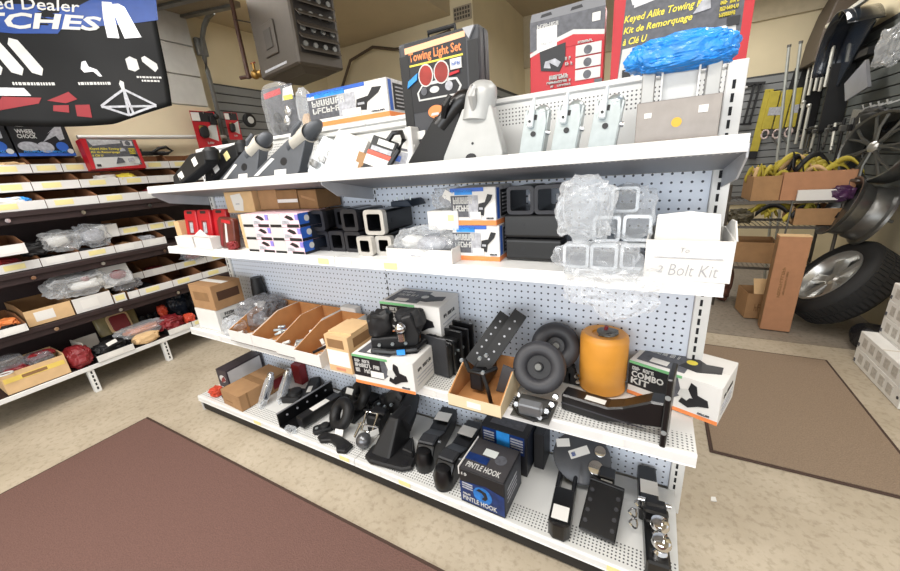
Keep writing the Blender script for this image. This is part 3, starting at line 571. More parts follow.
# red and black hitch pack
r, f = carton('hitch_accessory_pack', 'red and black retail pack with hang holes and white price label', (-.437, .085, RZT), .222, .06, .215, red, flaps=False, cat='package', rz=.04); f = f['front']
MB().prism([(-.111, .215), (.111, .215), (.107, .242), (-.105, .236)], -.03, -.027, 'xz').build('hang_tab', M('tab_grey', '#77787c', .5), r)
for x in (-.06, .03): MB().prism([(x-.018, .222), (x+.018, .224), (x+.014, .232), (x-.014, .23)], -.0306, -.0268, 'xz').build('hang_hole', ink, r)
w, h = .222, .215
f.rect(0, h*.62, w, h, inkg); f.poly([(0, h*.6), (w*.3, h*.72), (w*.6, h*.8), (w, h*.72), (w, h*.66), (w*.6, h*.74), (w*.3, h*.66), (0, h*.55)], bw); f.poly([(w*.28, h*.66), (w*.6, h*.74), (w, h*.66), (w, h*.6), (w*.28, h*.6)], red)
f.glyphs(w*.1, h*.9, w*.4, h*.95, bw, 7); f.rect(w*.1, h*.6, w*.38, h*.9, paper, 'price_label'); f.glyphs(w*.16, h*.68, w*.32, h*.71, inkl, 6); f.rect(w*.84, h*.84, w*.94, h*.94, paper, 'sticker')
f.poly([(w*.16, h*.35), (w*.42, h*.3), (w*.5, h*.45), (w*.5, h*.66), (w*.14, h*.6)], ink, 'picture'); f.poly([(w*.2, h*.38), (w*.3, h*.36), (w*.28, h*.44), (w*.4, h*.36), (w*.44, h*.42), (w*.36, h*.48), (w*.22, h*.46)], inkl, 'picture')
for k in range(3): f.rect(w*.64, h*(.14+.155*k), w*.97, h*(.275+.155*k), bw, 'picture'); f.disc(w*.8, h*(.2+.155*k), .012, inkg, 'picture')
f.glyphs(w*.64, h*.605, w*.88, h*.635, bw, 10, 2); f.glyphs(w*.5, h*.36, w*.6, h*.4, bw, 4, 3); f.glyphs(w*.5, h*.43, w*.6, h*.47, bw, 4, 4); f.glyphs(w*.28, h*.2, w*.58, h*.26, bw, 9, 5); f.glyphs(w*.22, h*.15, w*.58, h*.18, bw, 14, 6); f.glyphs(w*.3, h*.1, w*.58, h*.125, bw, 12, 7); f.rect(w*.9, 0, w, h*.12, inkg)
# black light-set case
cs = thing('towing_light_case', 'tall black plastic towing light case with illustrated label', 'case', (-.808, -.058, 1.3015))
case_m = M('case_black', '#3a3b3f', .45, var=.1)
MB().box(-.148, .148, -.042, .042, 0, .4).build('shell', case_m, cs, bevel=.01, seg=2); MB().box(-.15, .15, -.003, .003, .005, .395).build('seam', ink, cs); MB().box(-.1, -.04, -.05, -.042, .06, .085).build('latch', blackm, cs, bevel=.004); MB().box(-.145, -.11, -.044, -.04, .04, .36).build('rib', blackm, cs); MB().box(.11, .145, -.044, -.04, .04, .36).build('rib', blackm, cs)
MB().tube([(-.05, 0, .398), (-.05, 0, .424), (.05, 0, .424), (.05, 0, .398)], .007, 8).build('handle', blackm, cs, smooth=True)
f = Face(cs, (-.122, -.0422, .133), (1, 0, 0), (0, 0, 1)); w = .225
f.rect(0, .05, w, .262, ink, 'label'); f.poly([(0, .232), (w, .24), (w, .256), (0, .25)], M('salmon_print', '#f0b48c', .5), 'print')
f.text('Towing Light Set', .015, .198, .21, .232, orange, 0, .02); f.rect(.015, .192, .215, .197, yell)
f.poly([(.04, .085), (.19, .085), (.205, .11), (.19, .135), (.14, .14), (.06, .135), (.035, .11)], bw); f.poly([(.045, .09), (.185, .09), (.198, .11), (.185, .13), (.06, .128), (.042, .11)], ink, 'picture')
for x in (.075, .135): f.disc(x, .158, .029, bw, ry=.034); f.disc(x, .158, .025, M('lamp_red', '#8e2a22', .35, var=.3), 'picture', ry=.03)
f.disc(.105, .112, .018, bw, 'picture', ry=.01); f.disc(.16, .115, .014, inkl, 'picture'); f.disc(.065, .112, .012, inkg, 'picture'); f.poly([(.0, .13), (.04, .15), (.045, .17), (.005, .15)], bluel); f.rect(.17, .158, .21, .188, bw); f.glyphs(.175, .168, .205, .178, blue, 3); f.poly([(.165, .142), (.2, .147), (.2, .154), (.165, .15)], red)
f.disc(.105, .045, .03, orange, 'sticker', ry=.02); f.poly([(.085, .034), (.12, .034), (.115, .042), (.09, .042)], bw)
f.rect(.005, -.035, .055, -.008, paper, 'price_label'); f.poly([(w+.015, .23), (w+.035, .262), (w-.005, .262)], M('corner_sticker', '#a7a8ac', .3), 'sticker')
# blue and orange hitch carton
def hitch_carton(name, label, loc, w, d, h, rz, top_blue=True, group=None, logo='RECEIVER HITCH'):
    r, F = carton(name, label, loc, w, d, h, cartw, rz, group=group); f = F['front']
    f.rect(0, 0, w, h*.13, orange); f.rect(0, h*.22, w*.55, h*.8, inkg); f.poly([(w*.4, h*.2), (w*.62, h*.24), (w*.62, h*.8), (w*.4, h*.8)], inkl); f.rect(0, h*.9, w*.75, h, blue); f.rect(w*.1, h*.82, w*.5, h*.9, bluel)
    f.glyphs(w*.05, h*.58, w*.56, h*.76, bw, 8, 3); f.glyphs(w*.05, h*.38, w*.42, h*.54, bw, 6, 8); f.glyphs(w*.04, h*.87, w*.5, h*.95, bluel, 14, 2)
    f.poly([(w*.62, h*.3), (w*.74, h*.26), (w*.76, h*.46), (w*.9, h*.66), (w*.94, h*.8), (w*.84, h*.82), (w*.78, h*.62), (w*.64, h*.58)], ink, 'picture'); f.rect(w*.65, h*.42, w*.73, h*.48, inkl, 'picture'); f.rect(w*.45, h*.18, w*.68, h*.36, paper, 'price_label'); f.glyphs(w*.8, h*.17, w*.95, h*.21, inkg, 6)
    g = F['right']; g.rect(0, 0, d, h*.13, orange); g.rect(0, h*.16, d, h, silvp); g.rect(d*.06, h*.16, d*.2, h*.97, blue); g.rect(d*.26, h*.2, d*.92, h*.9, ink)
    for j in range(6): g.rect(d*.36, h*(.28+.1*j), d*.86, h*(.315+.1*j), inkl, 'print')
    return r
hitch_carton('hitch_carton', 'wide blue, white and orange hitch carton behind the white trays', (-1.385, .16, RZT+.0255), .45, .16, .145, .03); _r, _f = carton('flat_carton', 'thin flat carton under the wide hitch carton', (-1.385, .16, RZT), .46, .16, .025, cartw, .03)
cbg = thing('clear_card_pack', 'clear bag with tan parts leaning on the wide hitch carton', 'package', (-1.66, .1, RZT)); crumple('film', clear2, cbg, (0, 0, .1), (.09, .05, .21), 81, .15, 3); crumple('contents', M('tan_part', '#b8905a', .5), cbg, (0, 0, .06), (.05, .03, .07), 82, .2, 3)
cp = thing('carded_bag', 'clear hanging bag with red header card and chrome parts', 'package', (-1.805, .09, RZT), (.05, 0, .05))
MB().box(-.1, .1, 0, .003, .0, .235).build('card', M('card_grey', '#4a4a4f', .5, var=.4, scale=40), cp); f = Face(cp, (-.1, 0, 0), (1, 0, 0), (0, 0, 1)); f.poly([(0, .19), (.12, .2), (.12, .225), (0, .215)], red); f.poly([(.12, .17), (.2, .185), (.2, .225), (.14, .22)], paper); f.rect(.13, .17, .19, .19, yell)
for i, (x, z) in enumerate(((-.03, .1), (.03, .08), (-.05, .05), (.05, .12), (0, .05))): MB().ball((x, -.012, z), .024, (1, .5, 1)).build('part', chrome if i % 2 else blackm, cp, smooth=True)
crumple('film', clear3, cp, (0, -.012, .12), (.22, .04, .26), 83, .06, 4)
# ------------------------------------------------------------------ top shelf: front row on the deck (z = 1.30)
def coupler(name, label, base, width, length, axis_deg, lean, mat, hole=True, wrap=True, group=None, th=.045, shear=0, nw=.036, ns_=1.0):
    """A-frame trailer coupler: V-shaped plate with folded flanges, socket nose, latch; local z along its axis"""
    r = thing(name, label, 'coupler', base, (0, 0, 0), group); m = RY(math.radians(90-axis_deg))@RX(-lean)
    r.matrix_world = T(*base)@m
    SH = Matrix.Identity(4); SH[0][2] = shear
    w = width/2; L = length
    pl = [(-w, 0), (w, 0), (w*.98, L*.12), (nw, L*.66), (-nw, L*.66), (-w*.98, L*.12)]
    MB().prism(pl, 0, .006, 'xz', m=SH).build('plate', mat, r, bevel=.002)
    for s in (-1, 1):
        b = MB(); q = [(s*w*.98, L*.02), (s*w*.98, L*.12), (s*nw, L*.66), (s*(nw-.006), L*.66), (s*(w*.98-.007), L*.12), (s*(w*.98-.007), L*.02)]
        b.prism(q, .006, th, 'xz', m=SH).build('flange', mat, r)
    ns = MB(); prof = [(.04, -.03), (.042, L*.12), (.041, L*.19), (.036, L*.26), (.022, L*.31), (.01, L*.325), (0, L*.33)]
    ns.lathe([(a*ns_, z) for a, z in prof], 18, SH@T(0, .02, L*.64)@RY(math.atan(shear))@Matrix.Diagonal((1, .85, 1, 1))); ns.build('socket', mat, r, smooth=True)
    MB().tube([(shear*L*.62, -.012, L*.62), (shear*L*.74, -.03*ns_, L*.74), (shear*L*.86, -.026*ns_, L*.86)], [.01, .012, .007], 8).build('latch', mat, r, smooth=True)
    f = Face(r, (-w, 0, 0), (1, 0, 0), (0, 0, 1))
    if hole: f.disc(w+width*.05+shear*L*.3, L*.3, .022, ink, 'bolt_hole', ry=.017); f.rect(width*.62, L*.05, width*.85, L*.17, paper, 'price_label'); f.poly([(width*.1+shear*L*.1, L*.1), (width*.2+shear*L*.1, L*.1), (width*.32+shear*L*.36, L*.36), (width*.24+shear*L*.38, L*.38)], paper, 'sticker')
    if wrap: MB().lathe([(.047, 0), (.048, .05), (.047, .051), (.043, .05), (.043, 0)], 18, SH@T(0, .02, L*.6)@RY(math.atan(shear))).build('paper_wrap', M('wrap_grey', '#c8c2b6', .7), r, smooth=True)
    return r
coupler('trailer_coupler', 'grey steel trailer coupler on the far left of top shelf', (-1.93, -.17, 1.302), .29, .235, 90, .25, grey, shear=.9, nw=.052)
coupler('trailer_coupler', 'larger grey steel trailer coupler next to white trays', (-1.66, -.18, 1.302), .33, .25, 90, .25, grey, shear=1.1, nw=.055)
coupler('trailer_coupler', 'silver painted trailer coupler in front of the black case', (-.655, -.215, 1.302), .2, .245, 90, .15, silver, hole=False, wrap=False, shear=.1, nw=.046, ns_=1.15)
coupler('trailer_coupler', 'glossy black trailer coupler leaning beside the silver one', (-.835, -.185, 1.302), .17, .235, 90, .1, black, hole=False, wrap=False, shear=.55, nw=.045)
_sc = [o for o in bpy.data.objects if o.get('label', '').startswith('silver painted')][0]; _sf = Face(_sc, (-.1, 0, 0), (1, 0, 0), (0, 0, 1)); _sf.disc(.1, .02, .018, ink, 'bolt_hole', ry=.012); _sf.disc(.105, .06, .004, ink, 'pin_hole')
# black bar couplers at the left end
for i, (x, y, lab) in enumerate(((-2.33, -.2, 'black straight-tongue coupler bar at the left end of top shelf'), (-2.22, -.1, 'second black coupler bar, behind the leftmost one'))):
    r = thing('coupler_bar', lab, 'coupler', (0, 0, 0)); r.matrix_world = T(x, y, 1.302)@RY(math.radians(-17-4*i))
    MB().prism([(-.02, 0), (.33, 0), (.36, .05), (.24, .08), (.02, .055)], -.035, .035, 'xz').build('channel', blackm, r, bevel=.004); MB().lathe([(0, 0), (.034, 0), (.034, .04), (.018, .055), (0, .055)], 16, T(.345, 0, .015)@RY(.4)).build('socket', blackm, r, smooth=True)
    MB().box(.15, .23, -.015, .015, .07, .09).build('latch', black, r, bevel=.004); f = Face(r, (0, -.0355, 0), (1, 0, 0), (0, 0, 1)); f.rect(.07+.04*i, .015, .12+.04*i, .045, paper, 'sticker'); f.rect(.24, .02, .28, .055, papery if i else paper, 'sticker')
    MB().cyl((.08, -.037, .02), (.08, .037, .02), .008).build('bolt', chrome, r)
# white trays and leaning packages
def lean_pack(name, label, x, y, w, h, t, ang, tilt, mat, cat='package', z=1.301):
    r = thing(name, label, cat); r.matrix_world = T(x, y, z)@RY(math.radians(ang))@RX(math.radians(-tilt)); b = MB().box(-w/2, w/2, 0, t, 0, h).build('body', mat, r, bevel=.002)
    return r, Face(r, (-w/2, 0, 0), (1, 0, 0), (0, 0, 1))
r, f = lean_pack('zinc_parts_bag', 'clear bag of zinc parts at the left of white trays', -1.36, -.17, .13, .16, .015, 22, 25, zinc); crumple('film', clear, r, (0, 0, .08), (.14, .045, .16), 91, .12, 4)
for k in range(4): crumple('part', galv, r, (-.04+.03*k, -.012, .04+.03*k), (.035, .02, .03), 92+k, .3, 2)
r, f = lean_pack('white_flat_box', 'blank white flat box leaning on the top shelf', -1.24, -.19, .15, .165, .03, 22, 22, cartw); f.rect(.02, .03, .13, .14, paper, 'label'); f.rect(.03, .11, .1, .117, inkl); f.rect(.03, .09, .11, .094, inkl)
r, f = lean_pack('brown_card', 'small brown cardboard piece between white box and blister pack', -1.135, -.17, .08, .075, .02, 20, 15, card); f.disc(.04, .02, .008, ink, 'hole')
r, f = lean_pack('blister_pack', 'black, orange and white blister pack with curved black hook', -1.05, -.2, .11, .125, .012, 20, 20, blackm); f.rect(.0, .02, .1, .055, paper); f.rect(0, .056, .105, .072, M('orange_red', '#c2452b', .45)); f.rect(.01, .074, .1, .09, inkl); f.rect(.03, .098, .1, .118, paper)
MB().tube([(.02, -.01, .12), (.03, -.01, .15), (.06, -.01, .16), (.08, -.01, .14), (.075, -.01, .1), (.06, -.01, .04)], .009, 8).build('hook', black, r, smooth=True)
r, f = lean_pack('carded_part', 'white card with blue print right of the blister pack', -.965, -.17, .085, .1, .006, 14, 18, paper); f.rect(.01, .02, .07, .065, inkl, 'picture'); f.rect(.02, .03, .045, .05, blue); f.rect(.01, .07, .07, .078, inkg)
r = thing('plastic_tray', 'white plastic tray behind the leaning packages on top shelf', 'tray', (-1.17, -.05, 1.301)); MB().box(-.27, .27, -.02, .0, 0, .15).build('back', white, r, bevel=.006); MB().box(-.275, .275, -.03, .01, .15, .168).build('rim', white, r, bevel=.005); MB().box(.24, .265, -.1, -.02, 0, .14).build('end_wall', white, r, bevel=.004); MB().cyl((.25, -.031, .12), (.25, -.033, .12), .007).build('hole', ink, r)
# zinc straight couplers
def zinc_coupler(label, x):
    r = thing('zinc_coupler', label, 'coupler', group='zinc couplers on the top shelf'); r.matrix_world = T(x, -.19, 1.302)@RY(.13)@RX(-.2)
    MB().prism([(-.031, 0), (.031, 0), (.031, .105), (.022, .135), (-.022, .135), (-.031, .105)], 0, .005, 'xz').build('channel_face', zinc, r)
    for s in (-1, 1): MB().prism([(.005, 0), (.045, 0), (.045, .1), (.03, .14), (.005, .135)], s*.031-.0025, s*.031+.0025, 'yz').build('channel_side', zinc, r)
    MB().ball((.012, .02, .13), .024, (1, .9, 1)).build('socket', zinc, r, smooth=True)
    MB().prism([(-.02, .085), (-.002, .085), (-.004, .12), (-.008, .165), (-.014, .168), (-.02, .14)], -.014, -.002, 'xz').build('latch_lever', M('zinc_bright', '#e3e9ea', .35, .4), r, bevel=.003)
    MB().cyl((0, -.001, .07), (0, -.003, .07), .0075, seg=12).build('bolt_hole', ink, r); MB().cyl((-.012, -.0145, .1), (-.012, -.0165, .1), .004, seg=8).build('pin', ink, r); MB().cyl((.033, .02, .08), (.042, .02, .08), .007).build('bolt', chrome, r)
    Face(r, (-.031, 0, 0), (1, 0, 0), (0, 0, 1)).rect(.014, .108, .034, .122, ink, 'stamp')
for x, l in ((-.482, 'zinc-plated straight coupler nearest the silver coupler'), (-.39, 'middle one of three zinc-plated straight couplers'), (-.292, 'zinc-plated straight coupler nearest the wide grey plate')): zinc_coupler(l, x)
# wide aluminium mount wrapped in blue film
r = thing('aluminium_mount', 'wide grey aluminium mount plate with yellow dot on top shelf', 'mount', (-.126, -.225, 1.3)); 
MB().box(-.083, .083, 0, .008, 0, .108).build('front_plate', alu, r, bevel=.0015); MB().box(-.084, .084, -.006, .01, .0, .022).build('bottom_ledge', alu, r, bevel=.002)
for x in (-.064, .064): MB().box(x-.014, x+.014, .03, .06, 0, .19).build('upright', M('alu_pale', '#a9a8a5', .4, .4), r, bevel=.002)
MB().box(-.036, .036, .04, .048, .02, .18).build('centre_channel', M('alu_white', '#c4c4c2', .4, .2), r)
for x in (-.036, .036): MB().box(x-.002, x+.002, .02, .045, .1, .185).build('channel_flange', M('alu_white', '#c4c4c2', .4, .2), r)
MB().box(-.083, .083, .008, .075, .0, .012).build('base', alu, r); MB().box(-.075, .075, .03, .06, .19, .21).build('top_bar', alu, r)
f = Face(r, (-.083, 0, 0), (1, 0, 0), (0, 0, 1)); f.disc(.084, .058, .0105, M('dot_yellow', '#d6ac3c', .6), 'sticker'); f.rect(.017, .073, .032, .084, paper, 'sticker'); f.rect(.124, .073, .142, .088, paper, 'sticker')
bf = crumple('blue_film', bluefilm, r, (-.004, .045, .205), (.2, .1, .075), 95, .16, 5, 2.0, flat=True); MB().box(-.035, .035, -.0245, -.0235, .212, .237).build('shipping_label', paper, r, rot=(-.2, 0, 0))
rc = thing('red_tag_pack', 'small red and yellow tag hanging behind the gondola right end', 'tag', (.035, .12, 1.25)); MB().box(-.008, .012, 0, .004, -.03, .06).build('card', redd, rc); MB().box(-.006, .01, -.0006, 0, .01, .02).build('print', yell, rc); MB().tube([(.002, .002, .06), (.002, .002, .2)], .0015, 6).build('string', bw, rc)
# ------------------------------------------------------------------ second shelf (z = 1.0)
Z2 = 1.0005
# red clamshell packs with white boxes in front
for i, (x, y, lab) in enumerate(((-2.335, -.225, 'red clamshell pack with silver part at far left of second shelf'), (-2.215, -.22, 'middle red clamshell pack behind the small white boxes'), (-2.1, -.205, 'right red clamshell pack, partly behind the brown pack'))):
    r = thing('clamshell_pack', lab, 'package', group='red clamshell packs'); r.matrix_world = T(x, y, Z2)@RX(-.12)
    MB().prism(rect(.115, .185, .012), 0, .025, 'xz', m=T(0, 0, .0925)).build('shell', red, r, bevel=.004); MB().prism(rect(.05, .014, .006), -.001, .001, 'xz', m=T(0, 0, .172)).build('hang_hole', ink, r)
    f = Face(r, (-.055, 0, 0), (1, 0, 0), (0, 0, 1)); f.poly([(.03, .06), (.075, .06), (.08, .13), (.03, .13)], redd); f.poly([(.04, .065), (.072, .065), (.075, .12), (.045, .12)], inkl, 'part')
for i, (x, lab) in enumerate(((-2.275, 'small plain white carton in front of leftmost red pack'), (-2.105, 'small white carton with raised flap before the red packs'))):
    r, f = carton('small_white_carton', lab, (x, -.272, Z2), .155, .05, .06, cartw, rz=.02-.05*i, group='small white cartons by the red packs')
    if i: MB().prism([(-.075, .064), (.075, .064), (0.01, .1)], -.0245, -.0225, 'xz').build('raised_flap', cartw, r)
r, f = carton('brown_carton_strip', 'narrow tan cardboard sleeve left of the red packs', (-2.425, -.2, Z2), .05, .08, .13, cardl)
bp = thing('brown_blister_pack', 'dark brown and red blister pack standing at an angle', 'package'); bp.matrix_world = T(-1.965, -.262, Z2)@RY(.1)@RX(-.1)
MB().prism(rect(.12, .15, .015), 0, .03, 'xz', m=T(0, 0, .076)).build('shell', M('brown_red', '#5f2a22', .35, var=.3), bp, bevel=.004); f = Face(bp, (-.06, 0, 0), (1, 0, 0), (0, 0, 1)); f.poly([(.05, .03), (.07, .03), (.068, .12), (.055, .125)], bw); f.poly([(.01, .01), (.025, .01), (.04, .12), (.02, .12)], redd); f.rect(.03, .125, .1, .14, red)
bag('foot_of_pack', 'red crumpled base of a pack beside tan carton', (-1.9, -.272, Z2), (.05, .035, .04), 101, mat=redd, cat='package')
# tan cartons
r, f = carton('tan_carton', 'tan cardboard carton with torn white label on second shelf top left', (-1.93, -.095, 1.162), .22, .15, .1, cardl); f['front'].poly([(.06, .012), (.13, .008), (.145, .06), (.13, .092), (.05, .085)], paper, 'shipping_label'); f['front'].rect(.08, .04, .11, .045, inkl)
r, f = carton('tan_carton', 'tan and white carton under the torn-label carton', (-1.825, -.13, Z2), .095, .2, .16, cardl); f['front'].rect(.035, .05, .09, .155, paper, 'label'); f['front'].rect(.02, .02, .08, .04, M('salmon', '#d08a6c', .5))
r, f = carton('tan_carton', 'brown carton end between torn-label carton and dark boxes', (-1.745, -.08, 1.171), .13, .13, .09, card); r, f = carton('brown_carton', 'dark brown carton with white tape above pink cartons', (-1.61, -.08, 1.171), .135, .13, .085, cardd); f['front'].rect(0, .03, .135, .045, paper, 'tape')
r, f = carton('brown_carton', 'dark brown carton right of the taped one above pink cartons', (-1.475, -.08, 1.171), .12, .13, .08, cardd, rz=-.05); f['front'].poly([(.02, .05), (.11, .03), (.11, .04), (.02, .06)], card, 'tape')
# pink and white cartons, three high, two wide
pk = None
for j in range(3):
    for i in range(2):
        rowname = ('bottom', 'middle', 'top')[j]; side = ('left', 'right')[i]
        r, F = carton('pink_carton', f'pink and white ball mount carton, {side} one of the {rowname} row', (-1.675+.187*i, -.2, Z2+.0565*j), .184, .16, .055, pink, group='pink and white cartons', flaps=False)
        f = F['front']; w, h = .184, .055; f.rect(0, 0, w*.42, h, bw); f.rect(w*.02, 0, w*.4, h*.2, ink); f.poly([(w*.55, h*.75), (w*.75, h*.5), (w*.85, h*.55), (w*.8, h*.75), (w*.65, h*.9)], ink, 'picture'); f.rect(w*.6, 0, w*.98, h*.22, ink); f.poly([(w*.45, h*.2), (w*.7, h*.3), (w*.66, h*.5), (w*.46, h*.5)], inkl); f.rect(w*.9, h*.55, w, h*.95, M('violet', '#8a7fd0', .5))
        if i: g = F['right']; g.rect(0, 0, .16, h, M('side_navy', '#1d2330', .45, var=.2)); g.rect(0, h*.2, .05, h, blue); g.disc(.04, h*.6, .013, bw)
# square receiver tubes, open ends to the front
def sq_tube(label, x, z, y, s, L, mat, group, t=.011, rim=None):
    r = thing('receiver_tube', label, 'tube', (x, y, z), group=group)
    b = MB(); o = rect(s, s, s*.14, 3); i_ = rect(s-2*t, s-2*t, s*.08, 3); n = len(o)
    A = [b.bm.verts.new((p[0], 0, p[1]+s/2)) for p in o]; B = [b.bm.verts.new((p[0], L, p[1]+s/2)) for p in o]; A2 = [b.bm.verts.new((p[0], 0, p[1]+s/2)) for p in i_]; B2 = [b.bm.verts.new((p[0], L, p[1]+s/2)) for p in i_]
    for k in range(n):
        m = (k+1) % n
        b.bm.faces.new((A[k], A[m], B[m], B[k])); b.bm.faces.new((A2[m], A2[k], B2[k], B2[m])); b.bm.faces.new((A[m], A[k], A2[k], A2[m])); b.bm.faces.new((B[k], B[m], B2[m], B2[k]))
    b.build('tube_wall', mat, r, smooth=True)
    # reinforcing collar at the mouth
    c = MB(); o2 = rect(s+.008, s+.008, s*.16, 3); A = [c.bm.verts.new((p[0], -.002, p[1]+s/2)) for p in o2]; B = [c.bm.verts.new((p[0], .02, p[1]+s/2)) for p in o2]; A2 = [c.bm.verts.new((p[0], -.002, p[1]+s/2)) for p in i_]; B2 = [c.bm.verts.new((p[0], .02, p[1]+s/2)) for p in o]
    for k in range(n):
        m = (k+1) % n; c.bm.faces.new((A[k], A[m], B[m], B[k])); c.bm.faces.new((A[m], A[k], A2[k], A2[m])); c.bm.faces.new((B[k], B[m], B2[m], B2[k]))
    c.build('collar', rim or mat, r, smooth=True)
    MB().cyl((s/2-.001, L*.3, s/2), (s/2+.001, L*.3, s/2), .008, seg=12).build('pin_hole', ink, r)
    return r
gB = 'black receiver tubes stacked on the second shelf'; bt = M('tube_black', '#0f0f12', .35, var=.2, coat=.2); rimb = M('tube_rim', '#29292e', .4, .3, var=.1)
s = .076
for x, z, y, lab in ((-1.375, 0, -.2, 'black square tube, bottom left of stack beside pink cartons'), (-1.288, 0, -.2, 'black square tube, bottom middle of black stack'), (-1.2, 0, -.2, 'black square tube, bottom right of black stack'), (-1.372, .087, -.21, 'black square tube, top left of stack beside pink cartons'), (-1.285, .087, -.15, 'black square tube set back in the top row'), (-1.197, .087, -.205, 'black square tube, top right of black stack')):
    sq_tube(lab, x, Z2+.004+z, y, s, .17, bt, gB, rim=rimb)
gtm = M('tube_steel', '#9b9a98', .4, .6, var=.12); gtw = M('tube_rim_bright', '#c9c6c0', .4, .5, var=.1)
for x, z, y, sz, lab in ((-1.105, 0, -.24, .066, 'bare steel square tube, lower left of grey trio'), (-1.03, 0, -.22, .066, 'bare steel square tube, lower right of grey trio'), (-1.062, .077, -.22, .085, 'large bare steel square tube on top of grey trio')):
    sq_tube(lab, x, Z2+.004+z, y, sz, .19, bt, 'bare steel receiver tubes', rim=gtw)
r = thing('folded_plate', 'dark blue-black folded plate on top of steel tubes', 'part', (-1.03, -.05, 1.171)); MB().prism([(0, 0), (.1, 0), (.08, .025), (.0, .02)], -.1, 0, 'xz').build('plate', M('navy_steel', '#26303f', .35, .4), r, bevel=.003)
for x in (.02, .05, .08): MB().cyl((x, -.08, .018), (x, -.08, .035), .003, seg=8).build('stud', zinc, r)
# white trays of bagged parts
def tray(label, loc, w, d, h, seed, inner):
    r = thing('parts_tray', label, 'tray', loc); b = MB(); b.box(-w/2, w/2, 0, d, 0, .003); b.box(-w/2, w/2, 0, .003, .003, h); b.box(-w/2, w/2, d-.003, d, .003, h*1.3)
    for x in (-w/2, w/2-.003): b.box(x, x+.003, .003, d-.003, .003, h*1.1)
    b.build('tray', cartw, r); f = Face(r, (-w/2, 0, 0), (1, 0, 0), (0, 0, 1)); f.rect(w*.35, h*.35, w*.6, h*.7, paper, 'label'); f.rect(w*.4, h*.45, w*.55, h*.55, inkl); return r
tray('wide white carton tray full of clear bags, second shelf', (-.838, -.285, Z2), .262, .15, .045, 1, 0)
bag('clear_parts_bag', 'clear bag heaped in the wide white tray', (-.84, -.225, 1.01), (.21, .11, .1), 111, mat=clear2, inner=[(inkl, (.03, 0, .04), (.12, .07, .05)), (paper, (-.05, 0, .05), (.08, .06, .04))])
r, f = carton('white_carton', 'plain white carton under the small upper tray', (-.775, -.065, Z2), .13, .12, .1, cartw)
r, f = carton('white_carton', 'small white carton with yellow sticker above the wide tray', (-.765, -.155, 1.1005), .115, .14, .062, cartw, group=None); f['front'].rect(.078, .03, .1, .05, papery, 'sticker'); f['front'].rect(.03, .025, .07, .04, paper, 'label')
r = bag('clear_parts_bag', 'clear bag with white tag on the small upper carton', (-.77, -.16, 1.164), (.1, .1, .07), 113, mat=clear2, inner=[(inkl, (0, 0, .03), (.06, .05, .04))]); MB().box(-.02, .025, -.001, 0, 0, .025).build('tag', paper, r, loc=(.02, -.052, .035), rot=(-.2, .5, 0))
# two hitch cartons
hitch_carton('hitch_carton', 'blue and orange hitch carton, lower of the stacked pair', (-.654, -.15, Z2), .162, .14, .115, .03, group='stacked hitch cartons'); hitch_carton('hitch_carton', 'blue and orange hitch carton, upper of the stacked pair', (-.653, -.15, 1.117), .155, .14, .116, -.02, group='stacked hitch cartons')
# long black tubes lying sideways and two open ends above
def bar_tube(label, z, x0, x1, y, h, d):
    r = thing('black_crossbar', label, 'tube', ((x0+x1)/2, y, z), group='black crossbars'); w = (x1-x0)/2
    MB().prism(rect(d, h, .01), -w, w, 'yz', m=T(0, d/2, h/2)).build('bar', black, r, bevel=.002); MB().prism(rect(d-.02, h-.02, .006), w, w+.001, 'yz', m=T(0, d/2, h/2)).build('open_end', ink, r); MB().cyl((-.03, -.0005, h*.55), (-.03, .0005, h*.55), .006, seg=10).build('hole', ink, r); return r
bar_tube('lower long black square crossbar under another', Z2+.003, -.555, -.385, -.2, .068, .09); bar_tube('upper long black square crossbar under two tubes', Z2+.073, -.558, -.375, -.2, .072, .09)
for x, lab in ((-.508, 'open black square tube, left of pair on crossbars'), (-.423, 'open black square tube, right of pair on crossbars')):
    r = sq_tube(lab, x, 1.15, -.195, .076, .16, bt, 'black tubes on the crossbars', t=.007, rim=rimb); MB().box(.01, .03, .05, .052, .03, .05).build('inner_tag', inkl, r)
# bagged pale tubes
zt = M('tube_pale', '#b9bec4', .35, .5, var=.1)
for x, z, y, lab in ((-.335, 0, -.24, 'bagged pale square tube, bottom left by black crossbars'), (-.262, 0, -.24, 'bagged pale square tube, bottom middle'), (-.188, 0, -.225, 'bagged pale square tube, bottom right beside bolt kit tray'), (-.262, .072, -.215, 'bagged pale square tube, middle row left'), (-.188, .072, -.2, 'bagged pale square tube, middle row right'), (-.225, .142, -.15, 'bagged pale square tube at the top of the bagged stack')):
    sq_tube(lab, x, Z2+.004+z, y, .062, .15, zt, 'bagged pale tubes', t=.004, rim=M('tube_rim_white', '#e2e4e6', .35, .3))
def film_sheet(name, label, fn, nu, nv, mat, seed, amp):
    r = thing(name, label, 'bag'); b = MB(); so = Vector((seed*3.7, seed, seed*2.1))
    def g(u, v):
        p = Vector(fn(u, v)); q = Vector((u*6, v*6, 0))+so
        return p+Vector((noise.noise(q), noise.noise(q+Vector((9, 0, 0)))-.2, noise.noise(q+Vector((0, 9, 0)))))*amp+Vector((0, -abs(noise.noise(q*2.3))*amp, noise.noise(q*2.7)*amp*.5))
    b.quadgrid(g, nu, nv).build('film', mat, r); return r
r = bag('clear_bag', 'large crumpled clear bag over pale tubes under top shelf', (-.31, -.275, 1.095), (.13, .05, .15), 121, mat=clearw, amp=.35); crumple('fold', clear, r, (-.01, -.015, .07), (.1, .04, .1), 122, .35, 4)
bag('clear_bag', 'clear bag wrapped round the lower pale tubes', (-.275, -.295, 1.003), (.2, .05, .085), 124, mat=clear2, amp=.25)
